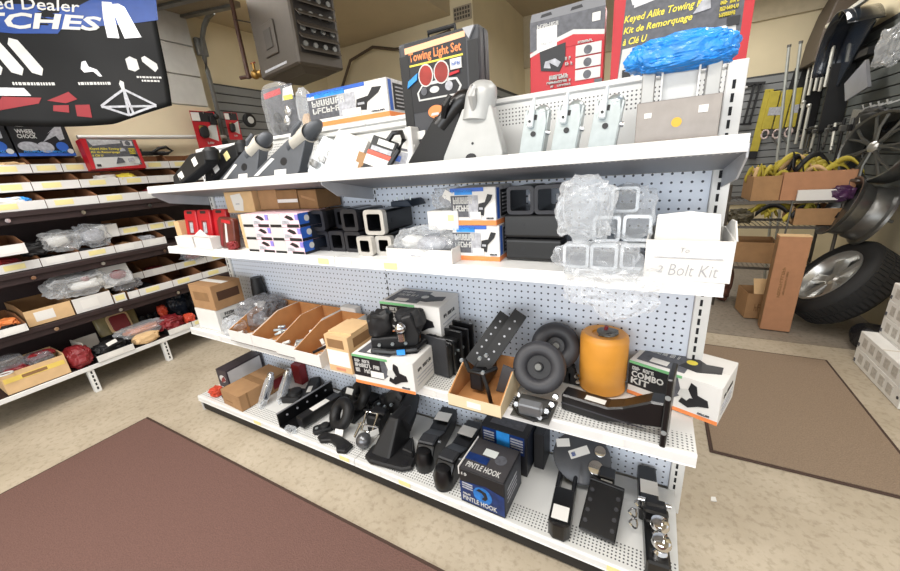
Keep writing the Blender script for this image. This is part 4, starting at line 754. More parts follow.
film_sheet('clear_bag', 'clear plastic bag tail drooping over the shelf edge', lambda u, v: (-.32+.2*u-.02*v+.03*v*(u-.5), -.318-.02*math.sin(PI*u)-.012*v, 1.03-.13*v*(1-.4*abs(u-.62)*1.6)), 22, 18, clearw, 5, .016)
bag('clear_bag', 'clear bag bunched on middle pale tubes beside bolt kit tray', (-.2, -.225, 1.085), (.1, .06, .13), 126, mat=clear, amp=.3)
# bolt kit tray
r = thing('bolt_kit_tray', 'open white carton tray with handwritten bolt kit lettering', 'tray', (-.076, -.295, Z2), (0, 0, -.03)); b = MB(); w, d, h = .174, .2, .097
b.box(-w/2, w/2, 0, d, 0, .003); b.box(-w/2, w/2, 0, .003, .003, h); b.box(-w/2, w/2, d-.003, d, .003, h)
for x in (-w/2, w/2-.003): b.box(x, x+.003, .003, d-.003, .003, h)
b.build('tray', cartw, r); MB().prism([(.003, h), (d, h), (d*.6, h+.03), (.06, h+.035)], w/2, w/2+.003, 'yz').build('flap', cartw, r)
f = Face(r, (-w/2, 0, 0), (1, 0, 0), (0, 0, 1)); pen = M('pen_grey', '#a6a6a9', .7); f.text('Bolt Kit', .052, .012, .15, .04, pen, .2, -.012); f.text('To', .072, .068, .09, .08, pen, .2, -.01); f.text('2', .028, .018, .04, .035, pen, .2, -.01); f.rect(.02, .055, .155, .0563, inkl)
for k in range(5): MB().prism([(-.075, .004), (.07, .004), (.06, .15-.008*k), (.0, .158-.008*k), (-.07, .15-.008*k)], 0, .0015, 'xz').build('folded_bag', clear2 if k % 2 else paper, r, loc=(0, .04+.028*k, 0), rot=(-.25, 0, .02*k))
# ------------------------------------------------------------------ third shelf (z = .522)
Z3 = .5225
r, f = carton('white_carton', 'small white carton with black lettering at left end of third shelf', (-2.32, -.215, Z3), .2, .13, .12, cartw, rz=.02); g = f['right']; g.rect(.02, .02, .11, .1, bw)
for j in range(3): g.glyphs(.03, .03+.024*j, .1, .048+.024*j, ink, 5, j)
r, f = carton('brown_carton', 'brown carton with dark hand holes on the small white carton', (-2.32, -.19, Z3+.1215), .21, .17, .14, card, rz=.02, tape=paper); f['front'].rect(.03, .05, .17, .1, cardd, 'hand_hole'); f['right'].rect(.025, .05, .15, .1, M('hole_brown', '#4a2f1d', .8), 'hand_hole')
r = thing('black_hose', 'short black ribbed part behind the brown carton', 'part', (-2.16, -.04, Z3)); MB().lathe([(0, 0), (.035, 0), (.038, .05), (.035, .1), (.04, .15), (.03, .25), (0, .25)], 14).build('body', blackm, r, smooth=True)
r = bag('dark_parts_bag', 'smoky clear bag of dark metal parts beside the white bins', (-2.03, -.13, Z3), (.22, .2, .17), 131, mat=dkbag, amp=.25, inner=[(blackm, (.03, .05, .09), (.12, .1, .1)), (inkl, (-.03, -.03, .06), (.1, .08, .08)), (paper, (.0, 0, .13), (.05, .05, .03))])
bag('clear_parts_bag', 'clear crumpled bag end in front of the smoky bag', (-2.08, -.27, Z3), (.12, .09, .1), 133, mat=clear2, inner=[(inkl, (0, 0, .05), (.08, .05, .06))])
# four open bins, fronts to the aisle
hw = M('hardware_white', '#dcdad4', .4, .2)
def open_bin(label, x0, x1, y, d, hf, hb, front, seed, group, inside=carti, fm=cartw):
    w = x1-x0; r = thing('open_bin', label, 'bin', (x0, y, Z3+.004), group=group); b = MB(); b.box(0, w, 0, d, 0, .003); b.box(0, w, d-.004, d, .003, hb)
    for x in (0, w-.004): b.prism([(.004, .003), (d-.004, .003), (d-.004, hb), (d*.55, hb), (.004, hf)], x, x+.004, 'yz')
    b.build('tray', inside, r); MB().box(0, w, 0, .004, 0, hf).build('front_wall', fm, r)
    MB().prism([(0, 0), (d, 0), (d, hb+.001), (d*.55, hb+.001), (0, hf)], -.0012, 0, 'yz').build('outer_left', fm, r); MB().prism([(0, 0), (d, 0), (d, hb+.001), (d*.55, hb+.001), (0, hf)], w, w+.0012, 'yz').build('outer_right', fm, r)
    random.seed(seed)
    if front is not None:
        for k in range(13):
            x, yy = random.uniform(.03, w-.03), random.uniform(.03, d*.7); q = MB()
            if k % 3: q.box(-.018, .018, -.008, .008, -.006, .006)
            else: q.cyl((-.02, 0, 0), (.02, 0, 0), .008, seg=8)
            q.build('hardware', front[k % len(front)], r, bevel=.002, loc=(x, yy, .018+.016*(k % 3)), rot=(random.uniform(-.4, .4), random.uniform(-.4, .4), random.uniform(0, 3)))
    return r
g4 = 'white open bins on the third shelf'
open_bin('first open bin from left, white with brown inside, third shelf', -2.03, -1.845, -.335, .31, .06, .125, [hw, cartw], 3, g4); open_bin('second open bin from left with white fittings, third shelf', -1.84, -1.655, -.335, .31, .06, .125, [hw, bluel, zinc], 4, g4)
open_bin('third open bin from left with a few grey pins', -1.65, -1.5, -.345, .31, .06, .13, [zinc, hw], 5, g4); r = open_bin('fourth open bin from left, pulled forward with metal strips', -1.495, -1.335, -.365, .31, .06, .125, [hw], 6, g4)
for k in range(3): MB().box(-.05, .05, -.006, .006, -.004, .004).build('strip', (blackm, zinc, paper)[k], r, loc=(.1, .08+.03*k, .05), rot=(0, -.25, .9))
r, f = carton('white_carton', 'plain white carton behind the open bins', (-1.45, -.035, Z3), .1, .04, .15, cartw)
# tan and white carton
r, f = carton('tan_carton', 'tan carton with white front label and dark hand hole', (-1.232, -.27, Z3+.004), .125, .17, .165, cardl, rz=.02); f['front'].rect(.005, .03, .12, .1, paper, 'label'); f['front'].rect(.015, .112, .1, .15, cardd, 'hand_hole'); f['right'].rect(.03, .11, .14, .15, cardd, 'hand_hole'); MB().box(-.06, .06, -.06, .06, .165, .172).build('loose_flap', cardl, r, rot=(0, 0, .03)); f['front'].rect(.04, .01, .09, .022, M('salmon', '#d08a6c', .5))
# weight-distribution cartons
def dist_carton(name, label, loc, w, d, h, rz, title, sub=None, seed=0, grp='grey and white hitch cartons'):
    r, F = carton(name, label, loc, w, d, h, cartw, rz, group=grp); f = F['front']
    f.rect(0, 0, w, h*.1, orange); f.rect(0, h*.28, w*.5, h*.92, ink); f.poly([(w*.5, h*.28), (w*.62, h*.5), (w*.56, h*.92), (w*.48, h*.92)], inkg); f.rect(0, h*.93, w*.6, h, green)
    f.glyphs(w*.04, h*.76, w*.3, h*.86, bw, 8, 1)
    if seed: f.text(title[1], w*.04, h*.56, w*.42, h*.74, bw, 0, .03); f.text(title[2], w*.04, h*.36, w*.26, h*.54, bw, 0, .03)
    else: f.glyphs(w*.04, h*.6, w*.46, h*.73, bw, 12, 2); f.glyphs(w*.04, h*.42, w*.34, h*.56, bw, 8, 5); f.rect(w*.3, h*.32, w*.52, h*.52, paper, 'price_label')
    f.poly([(w*.6, h*.3), (w*.7, h*.22), (w*.8, h*.34), (w*.9, h*.4), (w*.88, h*.56), (w*.78, h*.62), (w*.76, h*.84), (w*.7, h*.9), (w*.68, h*.7), (w*.74, h*.5), (w*.62, h*.42)], ink, 'picture'); f.poly([(w*.58, h*.5), (w*.68, h*.4), (w*.72, h*.55), (w*.68, h*.72), (w*.6, h*.66)], bw, 'picture'); f.glyphs(w*.8, h*.14, w*.92, h*.18, inkg, 6)
    t = F['top']; t.rect(w*.06, d*.1, w*.6, d*.9, inkg); t.glyphs(w*.12, d*.7, w*.34, d*.8, bw, 8, 2); t.glyphs(w*.12, d*.5, w*.46, d*.62, bw, 12, 4); t.poly([(w*.5, d*.3), (w*.7, d*.25), (w*.92, d*.42), (w*.9, d*.66), (w*.74, d*.6), (w*.6, d*.75)], ink, 'picture'); t.disc(w*.6, d*.52, w*.06, yell if seed else bw, 'picture'); t.rect(w*.2, d*.15, w*.4, d*.3, paper, 'price_label')
    s = F['right']; s.glyphs(d*.12, h*.6, d*.75, h*.7, ink, 12)
    for j in range(3): s.rect(d*.12, h*(.2+.12*j), d*.8, h*(.225+.12*j), inkl, 'print')
    return r
dist_carton('hitch_carton', 'grey-white hitch carton overhanging third shelf, black mount on top', (-.992, -.29, Z3+.004), .27, .175, .125, .06, ('WEIGHT', 'DISTRIBUTION', 'HITCH'))
r, f = carton('white_carton', 'white carton under the rear grey hitch carton', (-.99, -.1, Z3), .22, .17, .13, cartw)
dist_carton('hitch_carton', 'grey-white hitch carton at the back against pegboard', (-.98, -.1, Z3+.1315), .28, .17, .14, .03, ('WEIGHT', 'DISTRIBUTION', 'HITCH'))
dist_carton('combo_carton', 'grey-white combo hitch carton at right end, overhanging third shelf', (-.03, -.035, Z3+.004), .255, .185, .125, math.radians(-19), ('', 'COMBO', 'KIT'), seed=1)
# black ball mount on top of the front carton
r = thing('ball_mount', 'black multi-part ball mount with silver ball on front carton', 'ball mount', (-.97, -.28, Z3+.131), (0, 0, .5))
MB().prism(rect(.055, .055, .008), -.1, .04, 'yz', m=T(0, 0, .03)).build('shank', blackm, r, bevel=.002); MB().prism([(.02, 0), (.075, 0), (.085, .06), (.06, .14), (.02, .13)], -.03, .03, 'xz').build('drop_plate', blackm, r, bevel=.005); crumple('pivot', blackm, r, (-.06, .01, .1), (.09, .08, .1), 141, .3, 3, flat=False); crumple('bracket', rubber, r, (.05, .03, .09), (.1, .09, .1), 142, .35, 3, flat=False)
MB().cyl((.02, -.045, .05), (.02, -.045, .08), .015).ball((.02, -.045, .1), .022).build('tow_ball', chrome, r, smooth=True); MB().cyl((-.09, 0, .12), (-.03, 0, .15), .012).build('pin', blackm, r); MB().tube([(-.1, -.03, .01), (-.02, -.06, .012), (.07, -.05, .012), (.1, 0, .02)], .011, 8).build('chain', black, r, smooth=True); MB().box(.0, .03, -.075, -.07, .005, .025).build('blue_tag', bluel, r)
for i in range(3): MB().cyl((-.07+.05*i, -.034, .03), (-.07+.05*i, -.028, .03), .007, seg=6).build('bolt', zinc, r)
# black bracket stack
r = thing('bracket_stack', 'stack of upright black steel bracket plates by the cardboard bin', 'bracket', (-.85, -.225, Z3+.004), (0, 0, -.12))
MB().box(-.065, .06, 0, .006, 0, .165).build('plate', M('satin_black', '#37383b', .42, .3, var=.1), r, bevel=.003)
for k, (y, x0, x1, h) in enumerate(((.03, -.06, .07, .15), (.07, -.05, .08, .17), (.11, -.05, .085, .165), (.14, -.045, .09, .175))): MB().box(x0, x1, y, y+.012, 0, h).build('plate', black, r, bevel=.002)
MB().box(-.055, .055, .012, .14, 0, .128).build('core_block', blackm, r, bevel=.003); MB().box(.055, .064, .002, .15, 0, .14).build('side_plate', black, r, bevel=.002); MB().box(-.05, .07, .02, .14, .13, .142).build('cross_plate', black, r, bevel=.003); MB().cyl((-.03, -.001, .135), (-.03, -.004, .135), .006).build('hole', ink, r)
for k in range(3): MB().cyl((.064, .04+.03*k, .09), (.07, .04+.03*k, .09), .006, seg=6).build('bolt', zinc, r)
MB().ball((.075, .15, .17), .007).build('bolt_head', chrome, r)
# cardboard bin with black channels
r = open_bin('tan cardboard bin with black channels at the shelf edge', -.713, -.525, -.375, .22, .045, .1, None, 9, None, inside=carti, fm=M('carton_cream', '#dcc9a6', .8, var=.04)); Face(r, (0, 0, 0), (1, 0, 0), (0, 0, 1)).rect(.07, .012, .12, .034, paper, 'label')
r = thing('channel_bracket', 'black perforated channel brackets standing in the cardboard bin', 'bracket', (-.64, -.28, Z3+.012), (0, 0, 0))
def ch(m, L, w, nm):
    b = MB(); b.box(-w/2, w/2, 0, .004, 0, L, m).box(-w/2, -w/2+.005, .004, .05, 0, L, m).box(w/2-.005, w/2, .004, .05, 0, L, m); b.build(nm, blackm, r)
    for k in range(6):
        b = MB(); b.lathe([(0, 0), (.004, 0), (.004, .001), (0, .001)], 8, m@T(0, -.001, L*(.2+.13*k))@RX(PI/2)); b.build('hole', inkl, r)
ch(T(.0, .02, .075)@RY(.52)@RX(-.6), .25, .05, 'channel'); ch(T(-.055, .05, .08)@RY(.55)@RX(-.6), .22, .046, 'channel')
MB().prism(rect(.05, .075, .008), -.01, .12, 'xz', m=T(-.005, 0, .05)).build('tube', black, r, bevel=.002); MB().prism(rect(.036, .06, .004), -.0115, -.0095, 'xz', m=T(-.005, 0, .05)).build('tube_mouth', ink, r)
MB().tube([(-.05, .0, .12), (-.02, -.03, .1), (.03, -.03, .1), (.06, .02, .1)], .008, 8).build('u_bolt', black, r, smooth=True); MB().tube([(.03, -.03, .1), (.05, -.04, .05), (.06, -.04, .0)], .007, 8).build('rod', black, r, smooth=True)
for p in ((-.055, -.01, .125), (.035, -.035, .11), (.01, .0, .14), (.03, .01, .15)): MB().cyl(p, (p[0], p[1]-.008, p[2]), .007, seg=6).build('nut', zinc, r)
MB().prism([(.05, 0), (.085, 0), (.12, .1), (.08, .11)], .03, .036, 'xz').build('gusset', M('satin_grey', '#55565a', .4, .4), r)
# caster wheels
def wheel(r, m, R, tr, mat, hub):
    b = MB(); b.lathe([(R-tr+tr*math.cos(a), tr*.95*math.sin(a)) for a in [2*PI*k/14 for k in range(14)]], 32, m, closed=True); b.build('tyre', mat, r, smooth=True)
    MB().lathe([(0, -.004), (R-tr*1.7, -.004), (R-tr*1.6, -.012), (R-tr*1.6, .012), (R-tr*1.7, .004), (.016, .004), (.014, .012), (0, .012)], 24, m).build('hub', hub, r, smooth=True)
    MB().lathe([(0, -.026), (.011, -.026), (.011, .026), (0, .026)], 10, m).build('axle', galv, r)
tyre = M('tyre_grey', '#36363a', .5, var=.1); hubm = M('hub_grey', '#4b4c50', .45, var=.1)
r = thing('caster_wheel', 'black rubber jack wheel with bolted bracket, in front', 'wheel', (-.445, -.26, Z3+.001), group=None)
n = Vector((.1, -.85, .5)).normalized(); m = T(-.002, .05, .115)@n.to_track_quat('Z', 'Y').to_matrix().to_4x4(); wheel(r, m, .088, .025, tyre, ink)
MB().box(-.06, .065, -.085, .04, 0, .004).build('base_plate', galv, r, bevel=.001); MB().box(-.032, .04, -.075, -.045, .03, .078).build('fork', M('fork_grey', '#77797c', .4, .4, var=.1), r, bevel=.004, rot=(.25, 0, 0)); MB().tube([(-.055, -.02, .03), (-.06, -.05, .012), (-.03, -.08, .01), (.02, -.09, .01), (.05, -.06, .012), (.06, -.02, .03)], .006, 8).build('u_bolt', black, r, smooth=True); MB().cyl((-.005, -.06, .004), (-.005, -.06, .007), .008).build('hole', ink, r)
for p in ((-.055, -.01, .035), (-.05, -.04, .02), (.06, -.02, .035), (.05, -.045, .025), (.065, .01, .045), (.035, -.07, .015)): MB().cyl(p, (p[0], p[1]-.012, p[2]+.004), .009, seg=6).build('nut', chrome, r)
r = thing('caster_wheel', 'black rubber jack wheel standing behind the bolted one', 'wheel', (-.42, -.1, Z3+.001)); n = Vector((.25, -.85, .45)).normalized(); m = T(0, .01, .14)@n.to_track_quat('Z', 'Y').to_matrix().to_4x4(); wheel(r, m, .085, .028, tyre, hubm)
MB().box(-.05, .06, .0, .07, 0, .05).build('bracket', blackm, r, bevel=.004); MB().prism([(.05, 0), (.09, 0), (.07, .06), (.04, .1)], .0, .02, 'xz').build('fork', blackm, r, bevel=.003)
for p in ((.08, -.01, .05), (.085, -.01, .03)): MB().cyl(p, (p[0], p[1]-.012, p[2]), .008, seg=6).build('nut', chrome, r)
# orange jug
r = thing('orange_canister', 'orange plastic canister with metal top, third shelf', 'canister', (-.262, -.075, Z3+.001))
MB().lathe([(0, 0), (.068, 0), (.075, .006), (.075, .02), (.073, .045), (.076, .05), (.077, .19), (.074, .205), (.066, .212), (.04, .21), (.038, .204), (0, .204)], 32, Matrix.Diagonal((1, .88, 1, 1))).build('body', orangep, r, smooth=True); crumple('valve', galv, r, (.01, 0, .213), (.06, .05, .02), 151, .3, 3); MB().cyl((.0, 0, .21), (.005, 0, .235), .006).build('stem', redd, r); crumple('cap_film', blackm, r, (.015, -.01, .215), (.04, .03, .012), 152, .3, 2)
# black drop mount with plate
r = thing('drop_mount', 'glossy black hitch drop mount with upright plate at shelf edge', 'mount', (-.36, -.225, Z3+.001), (0, 0, -.14))
MB().prism([(0, 0), (.13, 0), (.285, 0), (.285, .05), (.225, .075), (.18, .11), (.16, .055), (.0, .055)] if False else [(0, 0), (.12, .0), (.2, .025), (.285, .045), (.285, .125), (.25, .12), (.18, .075), (.14, .058), (0, .058)], -.028, .028, 'xz').build('shank', black, r, bevel=.005); MB().box(.283, .298, -.05, .05, -.0, .215).build('end_plate', black, r, bevel=.003); MB().box(0.0, .24, -.0285, -.0275, .026, .03).build('weld_line', M('weld', '#4c4c52', .3, .5), r)
f = Face(r, (0, -.028, .058), (1, 0, 0), (0, 1, 0)); f.rect(.07, .012, .13, .035, paper, 'sticker'); MB().cyl((.2, -.0285, .03), (.2, .0285, .03), .006).build('pin_hole', ink, r)
for z in (.05, .16): MB().cyl((.2905, -.0515, z), (.2905, .0515, z), .007).build('bolt', zinc, r)
# ------------------------------------------------------------------ bottom deck (z = .104)
Z4 = .1045
r, F = carton('dark_carton', 'dark purple-grey carton with white side at left end of bottom deck', (-2.4, -.14, Z4), .1, .24, .12, M('dark_purple', '#3a3238', .5, var=.15), rz=.03); f = F['front']; f.disc(.05, .06, .03, bw, 'picture', ry=.025); f.poly([(.03, .03), (.08, .05), (.07, .08), (.04, .06)], redd, 'picture'); F['right'].rect(.01, .01, .23, .11, M('side_grey', '#c6c4c4', .5), 'side_panel')
r, F = carton('brown_carton', 'long brown carton lying front to back on the bottom deck', (-2.13, -.22, Z4), .185, .3, .095, card, rz=-.05, tape=cardd); F['front'].rect(.03, .03, .1, .036, cardd); F['right'].rect(.04, .0, .05, .095, cardd); F['right'].rect(.2, .02, .27, .08, redd)
r, F = carton('brown_carton', 'maroon striped carton end behind long brown carton', (-1.975, -.03, Z4), .07, .05, .13, redd)
bag('red_scrap', 'red-orange part at left front corner of the bottom deck', (-2.36, -.33, Z4), (.07, .06, .05), 161, mat=M('orange_red', '#c2452b', .45), amp=.35, cat='part')
bag('black_scrap', 'black part beside the red-orange part, bottom deck', (-2.27, -.31, Z4), (.07, .06, .06), 162, mat=blackm, amp=.35, cat='part')
for i, (x, y, lab) in enumerate(((-1.985, -.3, 'silver shrink-wrapped pin leaning on the brown carton, front one'), (-1.92, -.23, 'silver shrink-wrapped pin leaning, second from brown carton'))):
    r = thing('wrapped_pin', lab, 'part', group='silver wrapped pins'); r.matrix_world = T(x, y, Z4+.012)@RY(-.25)@RX(-.75)
    MB().tube([(0, 0, 0), (0, .005, .05), (.005, 0, .1), (0, 0, .16)], [.014, .02, .016, .02], 10).build('pin', chrome, r, smooth=True); crumple('film', clear2, r, (.005, 0, .08), (.055, .04, .19), 163+i, .22, 3); MB().ball((0, 0, .165), .02).build('head', chrome, r, smooth=True); MB().box(.012, .03, -.012, .012, .03, .14).build('dark_clip', M('clip_grey', '#4b4f58', .3, .6), r, bevel=.004)
r = thing('black_shank', 'black square shank with small white tag behind bars', 'mount'); r.matrix_world = T(-1.8, -.1, Z4+.001)@RZ(.6); MB().box(-.03, .03, -.1, .1, 0, .055).build('shank', blackm, r, bevel=.005); MB().box(-.012, .012, -.06, .0, .0552, .056).build('tag', paper, r)
# black channel bars
r = thing('bar_bracket', 'long black angle bracket lying front to back with pale edge', 'bracket'); r.matrix_world = T(-1.735, -.375, Z4+.001)@RZ(-.1)
MB().box(0, .006, 0, .34, 0, .075).build('upright_web', black, r, bevel=.001); MB().box(0, .09, 0, .34, 0, .006).build('flange', black, r, bevel=.001); MB().box(-.004, .006, -.0, .34, .075, .079).build('pale_edge', M('edge_grey', '#8f9094', .4, .4), r)
for k in range(5): MB().cyl((.006, .05+.06*k, .045), (.0075, .05+.06*k, .045), .006, seg=8).build('hole', inkl, r)
r = thing('shank_tube', 'black ball mount shank with long white label', 'mount'); r.matrix_world = T(-1.6, -.24, Z4+.012)@RZ(-.15); MB().prism(rect(.055, .055, .006), -.1, .13, 'xz', m=T(0, 0, .028)).build('shank', black, r, bevel=.002); MB().box(-.018, .018, -.03, .07, .0562, .057).build('label', paper, r); MB().prism(rect(.04, .04, .004), -.1015, -.0995, 'xz', m=T(0, 0, .028)).build('mouth', ink, r)
bag('clear_scrap', 'small clear wrapped bolt at front of black bars', (-1.645, -.375, Z4), (.06, .035, .03), 167, mat=clear2, cat='part')
# ring couplers / lunettes
def ring_mount(label, loc, rz, R, tr, seed):
    r = thing('ring_mount', label, 'coupler', loc, (0, 0, rz)); n = Vector((-.35, -.75, .6)).normalized(); m = T(0, 0, R*.95)@n.to_track_quat('Z', 'Y').to_matrix().to_4x4()
    MB().lathe([(R-tr+tr*math.cos(a), tr*math.sin(a)) for a in [2*PI*k/12 for k in range(12)]], 28, m, closed=True).build('ring', blackm, r, smooth=True)
    MB().prism([(-.03, 0), (.03, 0), (.04, .12), (-.04, .12)], -.0, .03, 'xy', m=T(.01, .03, 0)).build('shank', blackm, r, bevel=.004); MB().box(-.06, .06, .13, .15, 0, .09).build('plate', blackm, r, bevel=.004)
    return r
r = ring_mount('black ring coupler with white tag in front of another ring', (-1.42, -.24, Z4+.001), .1, .082, .027, 1); MB().box(-.022, .022, -.002, 0, 0, .03).build('tag', paper, r, loc=(.03, -.075, .015), rot=(-.5, 0, .1))
r = ring_mount('black ring coupler with white label at the back', (-1.42, -.1, Z4+.02), -.1, .085, .028, 2); MB().box(-.022, .022, -.002, 0, 0, .03).build('label', paper, r, loc=(-.01, -.06, .115), rot=(-.6, 0, .1))
r = thing('ear_plate', 'flat black plate with two rounded eared holes at deck front', 'part', (-1.375, -.345, Z4+.001), (0, 0, -.05)); pl = [(-.1, -.02), (-.06, -.035), (-.02, -.01), (.03, -.02), (.06, -.045), (.1, -.03), (.1, .02), (.04, .03), (-.02, .035), (-.09, .02)]; MB().prism(pl, 0, .022, 'xy').build('plate', blackm, r, bevel=.005)
for x in (-.065, .07): MB().cyl((x, -.008, .0215), (x, -.008, .0235), .013).build('hole', ink, r)
# coupler with ball
r = thing('ball_coupler', 'chrome-framed pin coupler with grey steel ball', 'coupler', (-1.235, -.255, Z4+.001), (0, 0, .1)); MB().ball((.0, -.05, .035), .036).build('ball', M('ball_grey', '#6e6f72', .3, .7, var=.1), r, smooth=True)
MB().tube([(-.03, -.02, .06), (-.03, .04, .12), (.03, .04, .12), (.03, -.02, .06)], .006, 8, closed=True).build('bail', chrome, r, smooth=True); MB().tube([(-.05, -.05, .04), (-.035, 0, .09)], .007, 8).build('pin', chrome, r, smooth=True); MB().box(-.04, .045, .03, .12, 0, .1).build('body', blackm, r, bevel=.008); MB().box(-.06, .06, .05, .065, .1, .115).build('lever', black, r, bevel=.003); MB().cyl((-.06, .0, .075), (.05, 0, .08), .005).build('rod', chrome, r); MB().box(.03, .032, -.02, .02, .03, .06).build('tag', paper, r, rot=(0, 0, -.7), loc=(.02, .0, .02))
for i, (x, y, dx, dy, dz, lab) in enumerate(((-1.55, -.07, .1, .09, .09, 'matte black casting against pegboard behind the shank tube'), (-1.87, -.17, .12, .1, .06, 'black wrapped part lying right of silver pins'), (-1.5, -.3, .1, .06, .035, 'flat black casting left of the eared plate'), (-1.3, -.06, .1, .08, .1, 'upright black casting behind the chrome-framed coupler'))):
    r = thing('black_casting', lab, 'part', (x, y, Z4+.001), (0, 0, .4*i)); MB().prism(rect(dx, dy, .02), 0, dz*.6, 'xy').build('base', blackm, r, bevel=.008, seg=2); MB().lathe([(0, dz*.5), (dy*.42, dz*.5), (dy*.36, dz*.9), (dy*.2, dz), (0, dz)], 16, T(dx*.1, 0, 0)).build('boss', blackm, r, smooth=True); MB().cyl((-dx*.3, 0, dz*.6), (-dx*.3, 0, dz*.65), .008, seg=10).build('bolt', zinc, r)
# heavy black coupler
r = thing('heavy_coupler', 'large matte black gusseted coupler with bolt flange, bottom deck', 'coupler', (-1.075, -.235, Z4+.001), (0, 0, .12)); r.scale = (1.12, 1.05, 1.1)
pl = [(-.105, -.11), (-.07, -.13), (.07, -.13), (.105, -.11), (.1, -.06), (.04, .04), (-.05, .04), (-.105, -.05)]; MB().prism(pl, 0, .022, 'xy').build('flange', blackm, r, bevel=.006)
MB().prism([(-.09, -.1), (.005, -.11), (.03, .03), (-.04, .06)], .015, .14, 'xy', pts2=[(-.04, .0), (.01, -.005), (.025, .1), (-.025, .11)]).build('gusset', blackm, r, bevel=.012, seg=2)
MB().tube([(.0, .02, .085), (-.005, .09, .1), (-.015, .15, .11), (-.02, .19, .115)], [.045, .042, .036, .03], 14).build('neck', blackm, r, smooth=True); MB().prism([(.04, -.06), (.09, -.07), (.05, .02)], .018, .05, 'xy').build('rib', blackm, r, bevel=.004)
for x, y in ((-.075, -.095), (-.01, -.112), (.07, -.1)): MB().cyl((x, y, .0215), (x, y, .0235), .013).build('bolt_hole', ink, r)
r = thing('chain_hanger', 'black part with small silver nuts behind the heavy coupler', 'part', (-1.2, -.07, Z4+.001)); crumple('body', blackm, r, (0, 0, .08), (.12, .09, .16), 171, .25, 3, flat=False)
for p in ((-.04, -.05, .09), (.01, -.055, .12), (.03, -.05, .07)): MB().cyl(p, (p[0], p[1]-.012, p[2]), .008, seg=6).build('nut', zinc, r)
MB().box(-.005, .03, -.06, -.057, .045, .065).build('tag', paper, r)
# folding black couplers
def fold_coupler(label, loc, rz):
    r = thing('channel_coupler', label, 'coupler', loc, (0, 0, rz), 'black channel couplers'); black2 = black
    MB().prism([(-.035, 0), (.24, 0), (.28, .05), (.275, .085), (.12, .075), (.06, .1), (0, .095), (-.035, .05)], -.04, .04, 'yz').build('channel', black2, r, bevel=.008, seg=2); MB().lathe([(0, 0), (.04, 0), (.043, .05), (.03, .085), (0, .095)], 20, T(0, -.02, 0)).build('socket', black2, r, smooth=True)
    MB().box(-.036, .036, .0, .055, .095, .108).build('latch', M('satin_black', '#37383b', .42, .3, var=.1), r, bevel=.005); MB().cyl((.04, .05, .08), (.046, .05, .08), .006, seg=6).build('bolt', chrome, r); MB().box(-.035, .035, .17, .225, .0815, .0825).build('price_label', paper, r, rot=(.05, 0, 0)); MB().box(-.06, -.04, .2, .28, .04, .055).build('handle', black2, r, bevel=.003)
    f = Face(r, (-.04, -.062, 0), (1, 0, 0), (0, .25, 1)); f.glyphs(.02, .03, .06, .048, bw, 3); f.glyphs(.022, .055, .058, .064, bw, 5); return r
fold_coupler('black channel coupler nearest the heavy gusseted coupler', (-.91, -.27, Z4+.001), .12); fold_coupler('black channel coupler nearest the pintle hook box', (-.79, -.315, Z4+.001), -.02)
# pintle hook boxes
def pintle(label, loc, w, d, h, rz):
    r, F = carton('pintle_hook_box', label, loc, w, d, h, ink, rz, group='pintle hook boxes', flaps=False); f = F['front']
    f.poly([(.0, h*.05), (w, h*.05), (w, h*.62), (w*.6, h*.72), (0, h*.62)], M('deep_blue', '#0b2b63', .4, var=.4, scale=30)); f.disc(w*.52, h*.42, h*.24, M('mid_blue', '#1e6db8', .45, var=.4, scale=30), 'picture'); f.poly([(w*.45, h*.6), (w*.6, h*.55), (w*.64, h*.4), (w*.58, h*.3), (w*.5, h*.32), (w*.56, h*.42), (w*.5, h*.5), (w*.38, h*.52)], ink, 'picture')
    f.text('PINTLE HOOK', w*.06, h*.1, w*.84, h*.24, bw, 0, .02); f.glyphs(w*.06, h*.27, w*.24, h*.32, bw, 6); f.glyphs(w*.05, h*.84, w*.25, h*.91, bw, 6, 4)
    for j in range(3): f.rect(w*.06, h*(.46+.07*j), w*.3, h*(.485+.07*j), inkl)
    t = F['top']; t.rect(.004, .004, w-.004, d-.004, M('lid_grey', '#3c3a3c', .5, var=.1)); t.text('PINTLE HOOK', w*.1, d*.1, w*.86, d*.25, bw, 0, .02); t.glyphs(w*.1, d*.3, w*.3, d*.35, bw, 6); t.rect(w*.3, d*.55, w*.6, d*.75, M('label_grey', '#cfd4d0', .6), 'price_label'); t.disc(w*.72, d*.55, w*.13, inkg, 'picture'); t.rect(0, d*.3, w*.5, d*.5, M('deep_blue', '#0b2b63', .4))
    s = F['right']; s.rect(.005, .005, d-.005, h-.005, M('side_navy', '#1d2330', .45, var=.2))
    for j in range(4): s.rect(d*.15, h*(.3+.12*j), d*.7, h*(.34+.12*j), inkl, 'print')
    MB().box(-w/2-.004, -w/2, -d/2, d/2, h-.03, h+.006).build('lid_edge', cartw, r); return r
pintle('black and blue pintle hook box at the front of bottom deck', (-.607, -.29, Z4), .175, .17, .155, -.03)
r, F = carton('pintle_hook_box', 'black and blue pintle hook box standing behind the front one', (-.6, -.105, Z4), .195, .13, .19, ink, -.03, group='pintle hook boxes', flaps=False); f = F['front']; f.rect(.01, .1, .185, .185, M('deep_blue', '#0b2b63', .4)); f.rect(.07, .1, .125, .185, bluel, 'picture')
for j in range(5): f.rect(.015, .115+.013*j, .06, .12+.013*j, inkl); f.rect(.13, .115+.013*j, .18, .12+.013*j, inkl)
F['right'].rect(.01, .02, .12, .18, M('side_navy', '#1d2330', .45)); F['top'].rect(.03, .03, .17, .1, inkg)
r, F = carton('black_carton', 'narrow black carton right of the rear pintle hook box', (-.475, -.06, Z4), .04, .1, .17, ink)
